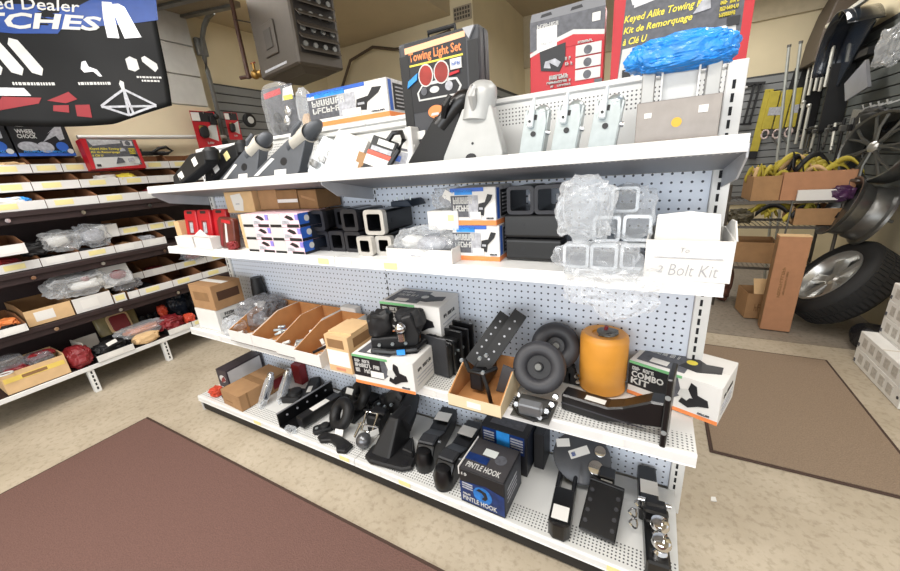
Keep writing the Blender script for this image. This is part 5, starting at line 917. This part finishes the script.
# grey round plate
r = thing('round_plate', 'dark grey disc with labels leaning on the pegboard', 'part', (-.315, -.1, Z4+.001)); n = Vector((.1, -.62, .78)).normalized(); q = n.to_track_quat('Z', 'Y').to_matrix().to_4x4(); m = T(0, .01, .1)@q
gp = M('plate_grey', '#4b4d52', .42, .2, var=.1); MB().lathe([(0, -.01), (.095, -.01), (.1, -.004), (.1, .006), (.095, .01), (0, .01)], 36, m@Matrix.Diagonal((1.05, .95, 1, 1))).build('disc', gp, r, smooth=True)
MB().box(-.08, -.02, .02, .07, 0, .1).build('stand', gp, r, bevel=.004)
def ondisc(x, y, w, h, a, mat, nm): MB().box(-w/2, w/2, -h/2, h/2, 0, .0008).build(nm, mat, r).matrix_local = m@T(x, y, .0105)@RZ(a)
ondisc(-.07, .04, .05, .03, .2, paper, 'sticker'); ondisc(-.01, .015, .075, .03, .45, paper, 'sticker'); ondisc(-.03, .005, .015, .015, .45, blue, 'print')
MB().lathe([(.02, 0), (.026, .004), (.02, .006)], 18, m@T(.05, -.03, .0105)).build('boss', chrome, r, smooth=True); MB().lathe([(.014, 0), (.02, .004), (.014, .006)], 18, m@T(.065, .03, .0105)).build('boss', chrome, r, smooth=True)
# fork, hole plate, post
r = thing('fork_mount', 'black clevis fork with white label on bottom deck front', 'mount', (-.342, -.325, Z4+.001), (0, 0, .06)); MB().prism([(-.035, -.04), (-.018, -.055), (.018, -.055), (.035, -.04), (.035, .1), (-.035, .1)], 0, .07, 'xy').build('body', black, r, bevel=.008, seg=2)
for x in (-.035, .021): MB().box(x, x+.014, .1, .235, .01, .065).build('prong', black, r, bevel=.004)
MB().box(-.026, .026, -.035, .02, .0702, .071).build('label', paper, r)
r = thing('hole_plate', 'square black adjustable plate with two rows of holes', 'bracket'); r.matrix_world = T(-.228, -.33, Z4+.03)@RZ(-.08)@RX(.35); MB().box(-.056, .056, 0, .17, -.02, .0).build('plate', black, r, bevel=.003); MB().box(-.056, .056, .165, .175, -.02, .012).build('lip', black, r, bevel=.002)
for s in (-1, 1):
    for k in range(4): MB().cyl((s*.042, .03+.035*k, -.0005), (s*.042, .03+.035*k, .0012), .007, seg=12).build('hole', M('hole_rim', '#303034', .4), r)
r = thing('short_post', 'short black square post with white label behind the hole plate', 'mount', (-.22, -.125, Z4+.001)); MB().box(-.026, .026, -.026, .026, 0, .1).build('post', black, r, bevel=.003); MB().box(-.018, .02, -.0272, -.0262, .05, .088).build('label', paper, r)
# chrome-ball mount at the right end
r = thing('dual_ball_mount', 'black adjustable mount with two chrome balls at the right end', 'ball mount', (-.066, -.205, Z4+.001), (0, 0, .07)); 
MB().prism(rect(.06, .06, .008), .0, .19, 'xz', m=T(-.015, 0, .05)).build('shank', black, r, bevel=.002); MB().box(-.04, .015, .06, .12, .0802, .081).build('label', paper, r)
MB().prism([(-.17, 0), (.03, 0), (.03, .1), (0, .1), (-.03, .06), (-.17, .06)], -.032, .032, 'yz').build('drop_body', black, r, bevel=.006); MB().box(-.035, .035, -.03, .0, .06, .1).build('clamp', black, r, bevel=.006)
for y in (-.075, -.135): MB().lathe([(0, 0), (.02, 0), (.02, .012), (.013, .02), (.022, .032), (.027, .045), (.024, .058), (.015, .064), (0, .065)], 20, T(.005, y, .06)).build('tow_ball', chrome, r, smooth=True)
MB().cyl((-.05, .02, .09), (.045, .02, .09), .008).build('hitch_pin', chrome, r); ch_ = [(-.035, .02, .09), (-.06, .0, .07), (-.07, -.03, .05), (-.055, -.05, .035)]
for a, b_ in zip(ch_, ch_[1:]):
    c = (Vector(a)+Vector(b_))/2; MB().tube([c+Vector((.012*math.cos(t), .016*math.sin(t), .006*math.sin(2*t))) for t in [2*PI*k/10 for k in range(10)]], .003, 6, closed=True).build('chain_link', chrome, r, smooth=True)
# floor litter
lt = MB().prism([(0, 0), (.04, .01), (.05, .07), (.02, .05)], 0, .002, 'xy').build('paper_scrap', M('scrap', '#d9cdb6', .8), loc=(.03, -.3, .001)); tag(lt, 'torn pale paper scrap on floor by the gondola end', 'scrap')
lt = MB().prism([(0, 0), (.02, .005), (.018, .025), (.004, .02)], 0, .004, 'xy').build('paper_scrap', paper, loc=(.135, .1, .001)); tag(lt, 'tiny white scrap on floor beside the brown mat', 'scrap')
# ------------------------------------------------------------------ rear right corner
# wire shelf rack with boxes of straps
wr = thing('wire_rack', 'dark wire shelf rack in the rear right corner', 'rack', (.70, 2.52, 0)); dkw = M('wire_dark', '#5b5650', .4, .6)
for x in (-.33, .33):
    for y in (-.18, .18): MB().cyl((x, y, 0), (x, y, 1.0), .011, seg=8).build('post', dkw, wr)
for z in (.35, .68, .87):
    MB().box(-.34, .34, -.19, -.182, z-.02, z).build('shelf_rail', dkw, wr); MB().box(-.34, .34, .182, .19, z-.02, z).build('shelf_rail', dkw, wr)
    b = MB()
    for k in range(21): b.cyl((-.32+.032*k, -.185, z-.003), (-.32+.032*k, .185, z-.003), .0025, seg=5)
    stuff(b.build('wires', dkw, wr))
MB().cyl((.04, -.2, .45), (.05, -.2, .87), .006, seg=8).build('front_rod', galv, wr)
def open_box(name, label, loc, w, d, h, mat, rz=0, flap=None):
    r = thing(name, label, 'box', loc, (0, 0, rz)); b = MB(); b.box(-w/2, w/2, -d/2, d/2, 0, .004); b.box(-w/2, w/2, -d/2, -d/2+.004, .004, h); b.box(-w/2, w/2, d/2-.004, d/2, .004, h)
    for x in (-w/2, w/2-.004): b.box(x, x+.004, -d/2+.004, d/2-.004, .004, h)
    b.build('body', mat, r)
    if flap: MB().box(-w/2, w/2, -d/2-.002, -d/2, h*.2, h).build('flap', flap, r)
    return r
def strap_heap(label, loc, dims, seed, n=9, mat=None):
    r = thing('strap_heap', label, 'straps', loc); rr = random.Random(seed)
    for k in range(n):
        a = rr.uniform(0, PI); p0 = Vector((rr.uniform(-.35, .35)*dims[0], rr.uniform(-.3, .3)*dims[1], dims[2]*rr.uniform(.1, .5))); pts = []
        L = rr.uniform(.25, .6)*dims[0]; hh = dims[2]*rr.uniform(.2, .7)
        b = MB()
        def g(u, v, p0=p0, a=a, L=L, hh=hh): return p0+Vector((math.cos(a)*L*(u-.5), math.sin(a)*L*.4*(u-.5), hh*math.sin(PI*u)))+Vector((-math.sin(a)*.4, .3*math.cos(a), .7))*.05*(v-.5)
        o = b.quadgrid(g, 10, 1).build('strap', (mat or yellow) if k % 3 else (blackm, cardl)[k % 2], r, smooth=True); so = o.modifiers.new('t', 'SOLIDIFY'); so.thickness = .004
    return r
open_box('strap_box', 'large open cardboard box of yellow straps on top rack shelf', (.87, 2.48, .872), .39, .3, .2, M('carton_pinkish', '#b0805f', .85, var=.06)); strap_heap('yellow strap heap in the large open box', (.86, 2.48, 1.01), (.46, .3, .17), 4, 26)
open_box('strap_box', 'smaller open cardboard box left of large strap box', (.58, 2.48, .872), .17, .28, .18, card, .05); strap_heap('yellow-green strap heap in the smaller box', (.6, 2.48, .99), (.26, .26, .14), 6, 18)
r, F = carton('white_carton', 'flat blank white carton leaning in front of the strap box', (.87, 2.30, .872), .22, .02, .075, cartw, flaps=False)
bag('purple_bag', 'dark purple bag behind the flat white carton', (1.0, 2.31, .872), (.12, .06, .09), 181, mat=M('purple_film', '#4a2b4c', .3, var=.3))
strap_heap('yellow strap loop on middle rack shelf', (.66, 2.42, .70), (.46, .3, .13), 8, 9); strap_heap('yellow straps at right of middle rack shelf', (.95, 2.44, .74), (.34, .26, .1), 9, 8)
open_box('strap_box', 'low wide cardboard tray at right of middle rack shelf', (.93, 2.48, .69), .3, .3, .12, card)
bag('tangled_parts', 'dark tangled straps at left of middle rack shelf', (.47, 2.45, .69), (.16, .22, .1), 183, mat=M('olive_dark', '#4b4534', .6, var=.5, scale=40), amp=.4, cat='straps')
r = open_box('small_open_box', 'small open cardboard box with printed mark under the rack', (.615, 2.2, .005), .17, .22, .2, card, .12); MB().box(-.08, .08, -.0025, -.0005, .0, .12).build('flap', cardl, r, loc=(.03, -.11, .2), rot=(-.5, 0, 0)); Face(r, (-.085, -.11, 0), (1, 0, 0), (0, 0, 1)).glyphs(.05, .06, .11, .12, cardd, 3)
open_box('small_open_box', 'cardboard box behind the small marked box', (.6, 2.56, .36), .3, .26, .17, card, -.05); bag('dark_hardware', 'dark bundled hardware between long carton and tyre', (.84, 2.5, .36), (.2, .2, .2), 185, mat=M('hardware_mix', '#5b5030', .5, var=.6, scale=50), amp=.4, cat='hardware')
bag('red_bundle', 'reddish brown bundle at the left of rack floor', (.44, 2.5, .005), (.12, .2, .35), 186, mat=M('rust', '#5e3a2c', .7, var=.3), amp=.2, cat='hardware')
# tall leaning carton
r = thing('long_carton', 'tall narrow tan carton standing beside the tyre', 'box'); r.matrix_world = T(.69, 1.89, .004)@RZ(-.03)@RY(.01)@RX(.0)
MB().box(-.082, .082, 0, .09, 0, .68).build('body', M('carton_pinkish', '#b0805f', .85, var=.06), r, bevel=.002); MB().box(-.082, .082, .0, .09, .681, .684).build('top_flap', cardl, r); MB().box(-.084, -.082, .005, .085, .02, .67).build('side_panel', cardd, r)
f = Face(r, (-.05, 0, 0), (0, 0, 1), (-1, 0, 0)); f.glyphs(.25, -.035, .47, -.018, cardd, 12, 3); f.glyphs(.27, -.055, .45, -.045, cardd, 20, 4)
# tyre with alloy wheel leaning on the wall
def tyre_wheel(name, label, m, R, wd, rimR, spokes, tyre_on=True, cat='tyre'):
    r = thing(name, label, cat); r.matrix_world = m
    if tyre_on:
        h = wd/2; prof = [(rimR, -h*.8), (rimR+.02, -h*.95), (R-.05, -h*1.0), (R-.015, -h*.9), (R, -h*.7), (R, h*.7), (R-.015, h*.9), (R-.05, h), (rimR+.02, h*.95), (rimR, h*.8), (rimR-.01, 0)]
        MB().lathe(prof, 48, closed=True).build('tyre', M('tyre_black', '#19191a', .7, var=.1), r, smooth=True)
        b = MB()
        for k in range(60):
            for s, z0 in ((0, -h*.66), (1, h*.06)): b.box(R-.004, R+.004, -.011, .011, z0, z0+h*.58, RZ(2*PI*(k+.5*s)/60))
        stuff(b.build('tread_blocks', M('tyre_black2', '#1d1d1e', .8, var=.1), r))
    h = wd*.46; MB().lathe([(rimR, h), (rimR+.008, h), (rimR+.008, h-.012), (rimR-.012, h-.03), (rimR-.03, -h*.3), (rimR-.02, -h+.02), (rimR+.006, -h), (rimR-.004, -h-.002), (rimR-.028, -h+.03), (rimR-.04, -h*.2), (rimR-.018, h-.025), (rimR-.006, h)], 40, closed=True).build('rim_barrel', alloy, r, smooth=True)
    zf = h-.03
    for k in range(spokes):
        a = 2*PI*k/spokes; b = MB(); b.prism([(.03, -.03), (rimR-.015, -.045), (rimR-.015, .045), (.03, .03)], zf-.045, zf-.012, 'xy', m=RZ(a), pts2=[(.03, -.022), (rimR-.02, -.03), (rimR-.02, .03), (.03, .022)]); b.build('spoke', alloy, r, bevel=.004)
    MB().lathe([(0, zf-.05), (.05, zf-.05), (.05, zf-.012), (.035, zf), (.02, zf-.004), (0, zf-.004)], 20).build('hub_cap', alloy, r, smooth=True); MB().lathe([(0, -h*.2), (rimR-.045, -h*.2), (rimR-.045, -h*.15), (0, -h*.15)], 24).build('spoke_shade_disc', M('wheel_dark', '#2b2b2c', .6), r)  # dark disc stands in for the shade behind the spokes
    return r
n = Vector((-.8, -.05, .6)).normalized(); c = Vector((1.03, 2.1, .325)); 
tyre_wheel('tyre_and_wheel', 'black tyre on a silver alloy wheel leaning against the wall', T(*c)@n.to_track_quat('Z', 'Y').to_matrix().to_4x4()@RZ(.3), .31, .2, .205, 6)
# bare rim above it
n = Vector((-.55, -.5, -.62)).normalized(); rb = thing('bare_rim', 'bare grey steel wheel rim hung above the tyre', 'rim'); rb.matrix_world = T(1.07, 2.25, .8)@Vector((-.93, .05, .36)).normalized().to_track_quat('Z', 'Y').to_matrix().to_4x4()
rs = M('rim_steel', '#6f6f6d', .35, .8, var=.1)
MB().lathe([(.2, -.1), (.208, -.1), (.205, -.085), (.185, -.075), (.18, -.02), (.165, .0), (.18, .03), (.185, .07), (.205, .085), (.21, .1), (.2, .1), (.175, .075), (.17, .03), (.155, 0), (.17, -.03), (.178, -.075)], 40, closed=True).build('barrel', rs, rb, smooth=True)
MB().lathe([(0, .03), (.16, .03), (.16, .038), (.06, .05), (0, .05)], 28).build('disc', rs, rb, smooth=True)
for k in range(5): MB().cyl((.1*math.cos(k*1.257), .1*math.sin(k*1.257), .03), (.1*math.cos(k*1.257), .1*math.sin(k*1.257), .052), .022).build('vent_hole', ink, rb)
MB().cyl((0, 0, -.2), (0, 0, -.03), .01).build('wall_peg', galv, rb)
# multi-spoke wheel on the wall
ms = thing('spoked_wheel', 'dark multi-spoke alloy wheel hung on the right wall', 'wheel'); ms.matrix_world = T(1.14, 2.33, 1.2)@Vector((-.88, -.42, .2)).normalized().to_track_quat('Z', 'Y').to_matrix().to_4x4(); dk = M('wheel_gunmetal', '#70716f', .3, .8, var=.1)
MB().lathe([(.2, -.08), (.225, -.08), (.228, .05), (.222, .06), (.21, .055), (.2, .02)], 44, closed=True).build('rim', dk, ms, smooth=True)
for k in range(7):
    a = 2*PI*k/7
    for s in (-.16, .16): MB().tube([(.03*math.cos(a), .03*math.sin(a), .05), (.12*math.cos(a+s*.5), .12*math.sin(a+s*.5), .052), (.205*math.cos(a+s), .205*math.sin(a+s), .04)], [.012, .009, .01], 6).build('spoke', dk, ms, smooth=True)
MB().lathe([(0, .03), (.035, .03), (.035, .06), (.02, .068), (0, .068)], 18).build('hub', alloy, ms, smooth=True); MB().tube([(0, 0, .03), (0, 0, -.06), (.12, 0, -.1)], .012, 8).build('wall_peg', galv, ms)
# stack of white cartons by the right wall
wp = M('carton_whiteprint', '#e4e2dd', .6, var=.05)
def stack_box(label, x0, x1, y0, y1, z, h):
    r = thing('printed_carton', label, 'box', (x0, y0, z), group='white printed cartons by the right wall'); MB().box(0, x1-x0, 0, y1-y0, 0, h).build('body', wp, r, bevel=.003); L = y1-y0
    f = Face(r, (0, L, 0), (0, -1, 0), (0, 0, 1)); MB().box(0, x1-x0, L*.49, L*.51, h+.0001, h+.0008).build('tape', M('tape_clear', '#c9bfae', .3), r)
    for k in range(5): f.rect(L*(.1+.16*k), h*.25, L*(.2+.16*k), h*.78, M('print_warm', '#bdb8b0', .6, var=.2, scale=70))
    f.disc(L*.95, h*.5, .008, ink); f.rect(L*.02, h*.1, L*.05, h*.3, inkg)
for k in range(5): stack_box(f'white printed carton, {ORD[4-k]} from top of the tall wall stack' if k < 4 else 'topmost white printed carton of the tall wall stack', 1.06, 1.28, 1.12, 1.56, .002+.1005*k, .1)
for k in range(2): stack_box(('white printed carton at floor level of the short stack', 'white printed carton on top of the short stack')[k], .985, 1.055, 1.05, 1.55, .002+.1005*k, .1)
# hanging straps on the rear slatwall
def web_strap(label, x, z0, z1, w, grp=None, y=4.24):
    r = thing('hanging_strap', label, 'strap', (x, y, z0), (0, .07, 0), grp); MB().box(-w/2, w/2, 0, .012, .08, z1-z0).build('webbing', yellow, r, bevel=.003); MB().box(-w/2, w/2, -.003, .015, 0, .08).build('end_sleeve', ink, r); MB().cyl((0, .0, z1-z0-.02), (0, .06, z1-z0-.02), .006).build('hook', galv, r)
web_strap('long single yellow strap hanging on the rear slatwall', .80, 1.12, 1.83, .075)
def strap_pack(label, x):
    r = thing('strap_pack', label, 'straps', (x, 4.22, 1.3), (0, .06, 0), 'yellow strap packs'); 
    for dx in (-.05, .05): MB().box(dx-.045, dx+.045, 0, .03, .12, .5).build('folded_webbing', yellow, r, bevel=.006)
    MB().box(-.07, .06, -.003, 0, .26, .34).build('paper_band', inkl, r)
    for dx in (-.05, .05): MB().tube([(dx+.03*math.cos(t), .01, .07+.045*math.sin(t)) for t in [2*PI*k/12 for k in range(12)]], .009, 6, closed=True).build('hook_ring', M('hook_pinkwhite', '#d9c4be', .4), r, smooth=True)
    MB().cyl((0, .03, .48), (0, .08, .48), .006).build('hanger', galv, r)
strap_pack('left pack of folded yellow straps with white hooks', .92); strap_pack('right pack of folded yellow straps with white hooks', 1.12)
r = thing('black_stand', 'black double-bar stand leaning on the rear slatwall', 'bracket', (.66, 4.22, 1.5), (0, .1, 0))
for x in (0, .05): MB().box(x, x+.02, 0, .02, 0, .4).build('bar', blackm, r)
MB().box(-.12, .08, 0, .02, -.01, .01).build('foot', blackm, r); MB().box(-.1, .1, 0, .02, .39, .42).build('head', blackm, r); MB().ball((-.06, -.01, .37), .015).build('knob', bw, r)
r = thing('black_bar_tool', 'thin black bar hanging right of yellow straps', 'bar', (1.0, 4.25, 1.6), (0, .12, 0)); MB().box(-.015, .015, 0, .015, 0, .4).build('bar', blackm, r); MB().box(.05, .12, 0, .015, .2, .4).build('bracket', blackm, r)
# white display rods standing in front of the corner
def rod(label, x, y, z0, z1, lean): 
    r = thing('display_rod', label, 'rod', (x, y, z0), (0, lean, 0), 'long steel display rods'); MB().cyl((0, 0, 0), (0, 0, z1-z0), .011, seg=8).build('shaft', M('rod_pale', '#c3c8c4', .35, .5), r, smooth=True); MB().tube([(0, 0, (z1-z0)*.62), (-.05, 0, (z1-z0)*.66)], .007, 6).build('peg', galv, r); MB().cyl((0, 0, z1-z0), (.0, .0, z1-z0+.02), .014).build('cap', galv, r)
rod('left tall pale rod beside the yellow strap packs', .86, 3.1, .0, 2.02, -.07); rod('right tall pale rod beside the yellow strap packs', .91, 3.1, .0, 2.03, -.06)
for x in (.84, .93): pass
rk = thing('hitch_bar_rack', 'wall rack of hanging pale hitch bars at upper right', 'rack', (1.14, 3.6, 1.7), (0, 0, 0)); pal = M('bar_pale', '#d3d2c8', .35, .5, var=.08)
MB().cyl((-.02, -.12, .17), (-.02, .6, .17), .008, seg=8).build('crossbar', blackm, rk); MB().cyl((-.02, -.12, -.32), (-.02, .6, -.32), .008, seg=8).build('crossbar', blackm, rk)
for k, (y, z0, z1) in enumerate(((.5, -.1, .5), (.36, .0, .54), (.2, .02, .5), (.06, .0, .5), (-.06, .02, .46), (.45, -.45, -.05), (.25, -.5, -.1))): MB().cyl((-.03, y, z0), (-.02, y+.04, z1), .013, seg=8).build('bar', pal, rk, smooth=True); MB().ball((-.025, y+.04, z1), .02).build('bar_end', pal, rk, smooth=True)
for y in (-.12, .58): MB().box(-.03, .12, y-.01, y+.01, -.34, .19).build('arm', blackm, rk)
tr_ = MB().box(-.02, .02, -.9, .42, -.015, .015).build('pale_rail', pal, loc=(1.1, 3.35, 2.24), bevel=.004); tag(tr_, 'pale horizontal rail along the top of the right wall', 'rail')
# clutter hung under the rack
rr = random.Random(3)
for k in range(9):
    y = 3.9-.16*k; L = rr.uniform(.18, .34); r = thing('hanging_hardware', f'{ORD[k]} hanging hardware piece from the rear, right wall hooks', 'hardware', (1.16, y, 1.36-L*.2), (rr.uniform(-.3, .3), 0, 0), 'hardware hanging on the right wall')
    MB().cyl((0, 0, -L*.6), (0, 0, L*.4), .011, seg=8).build('shaft', (galv, pal, blackm)[k % 3], r, smooth=True); MB().tube([(0, .03*math.cos(t), -L*.6+.03*math.sin(t)) for t in [2*PI*j/10 for j in range(10)]], .007, 6, closed=True).build('loop', (galv, blackm)[k % 2], r, smooth=True); MB().box(-.02, .02, -.02, .02, L*.1, L*.25).build('clamp', (blackm, galv)[k % 2], r, bevel=.004); MB().cyl((0, 0, L*.38), (.12, 0, L*.38), .005).build('hook', galv, r)
r = thing('flat_bar_pack', 'ribbed grey flat bars hung left of spoked wheel', 'bar', (1.19, 3.02, 1.12), (.1, 0, 0))
for k in range(4): MB().box(0, .02, -.11+.055*k, -.06+.055*k, 0, .36).build('flat_bar', M('flat_grey', '#9d9c98', .4, .5, var=.1), r, bevel=.003)
MB().cyl((.01, 0, .34), (.08, 0, .34), .006).build('hook', galv, r)
for k, (z, lab) in enumerate(((1.0, 'short yellow-green tag strap below flat bars'),)): web_strap(lab, 1.12, .86, 1.16, .05, y=2.78)
# glossy black fender
fd = thing('fender', 'glossy black curved trailer fender mounted at upper right', 'fender', (1.17, 3.25, 1.82)); b = MB()
def fen(u, v):
    a = -.3+1.5*u; R_ = .5; return (.085-.2*v, -.42+R_*math.sin(a)*.9+.0, -.05+R_*math.cos(a)*.95-.02)
def fen3(u, v):
    a = -.9+2.6*u; return (-.15+.2*v, .02+.32*math.sin(a)*1.05, .04+.38*math.cos(a))
def fen2(u, v):
    a = -1.1+1.9*u; return (-.14+.2*v, .55*math.sin(a)*.75-.05, .42*math.cos(a)-.02)
o = b.quadgrid(fen3, 24, 3).build('shell', M('fender_black', '#1f2630', .12, var=.1, coat=.6), fd, smooth=True); q = o.modifiers.new('t', 'SOLIDIFY'); q.thickness = .006
MB().prism([(-.24, .26), (-.05, .4), (.2, .36), (.34, .15), (.35, -.06), (.2, -.12), (.1, -.02), (-.05, .12)], -.005, .01, 'yz').build('skirt', M('fender_black', '#1f2630', .12), fd, bevel=.003); MB().box(.01, .09, -.2, .2, .05, .1).build('mount_bar', blackm, fd); MB().prism([(-.45, -.2), (-.1, -.26), (.0, -.12), (-.3, .0)], -.02, .0, 'yz').build('mud_flap', M('flap_grey', '#8d8f96', .3, .1), fd)
bag('clear_bag', 'crumpled clear bag hung at the upper right frame edge', (1.14, 2.55, 1.72), (.1, .3, .22), 191, mat=clear2, amp=.3)
r = thing('slat_hooks', 'row of small white slatwall hooks under the fender', 'hook', (1.27, 2.7, 1.48)); 
for k in range(4): MB().tube([(0, -.1+.12*k, .02), (-.06, -.1+.12*k, 0), (-.07, -.1+.12*k, .03)], .006, 6).build('hook', bw, r, smooth=True)
bag('black_goods', 'black packaged goods hung below the slat hooks', (1.2, 2.72, 1.26), (.1, .5, .2), 193, mat=blackm, amp=.2); bag('red_part', 'red glossy part at right frame edge by rim', (1.2, 1.98, .88), (.06, .1, .06), 194, mat=red, amp=.15, cat='part')
bag('black_case', 'black object on floor between tyre and white cartons', (1.13, 1.75, .002), (.2, .18, .16), 195, mat=ink, amp=.12, cat='bag')
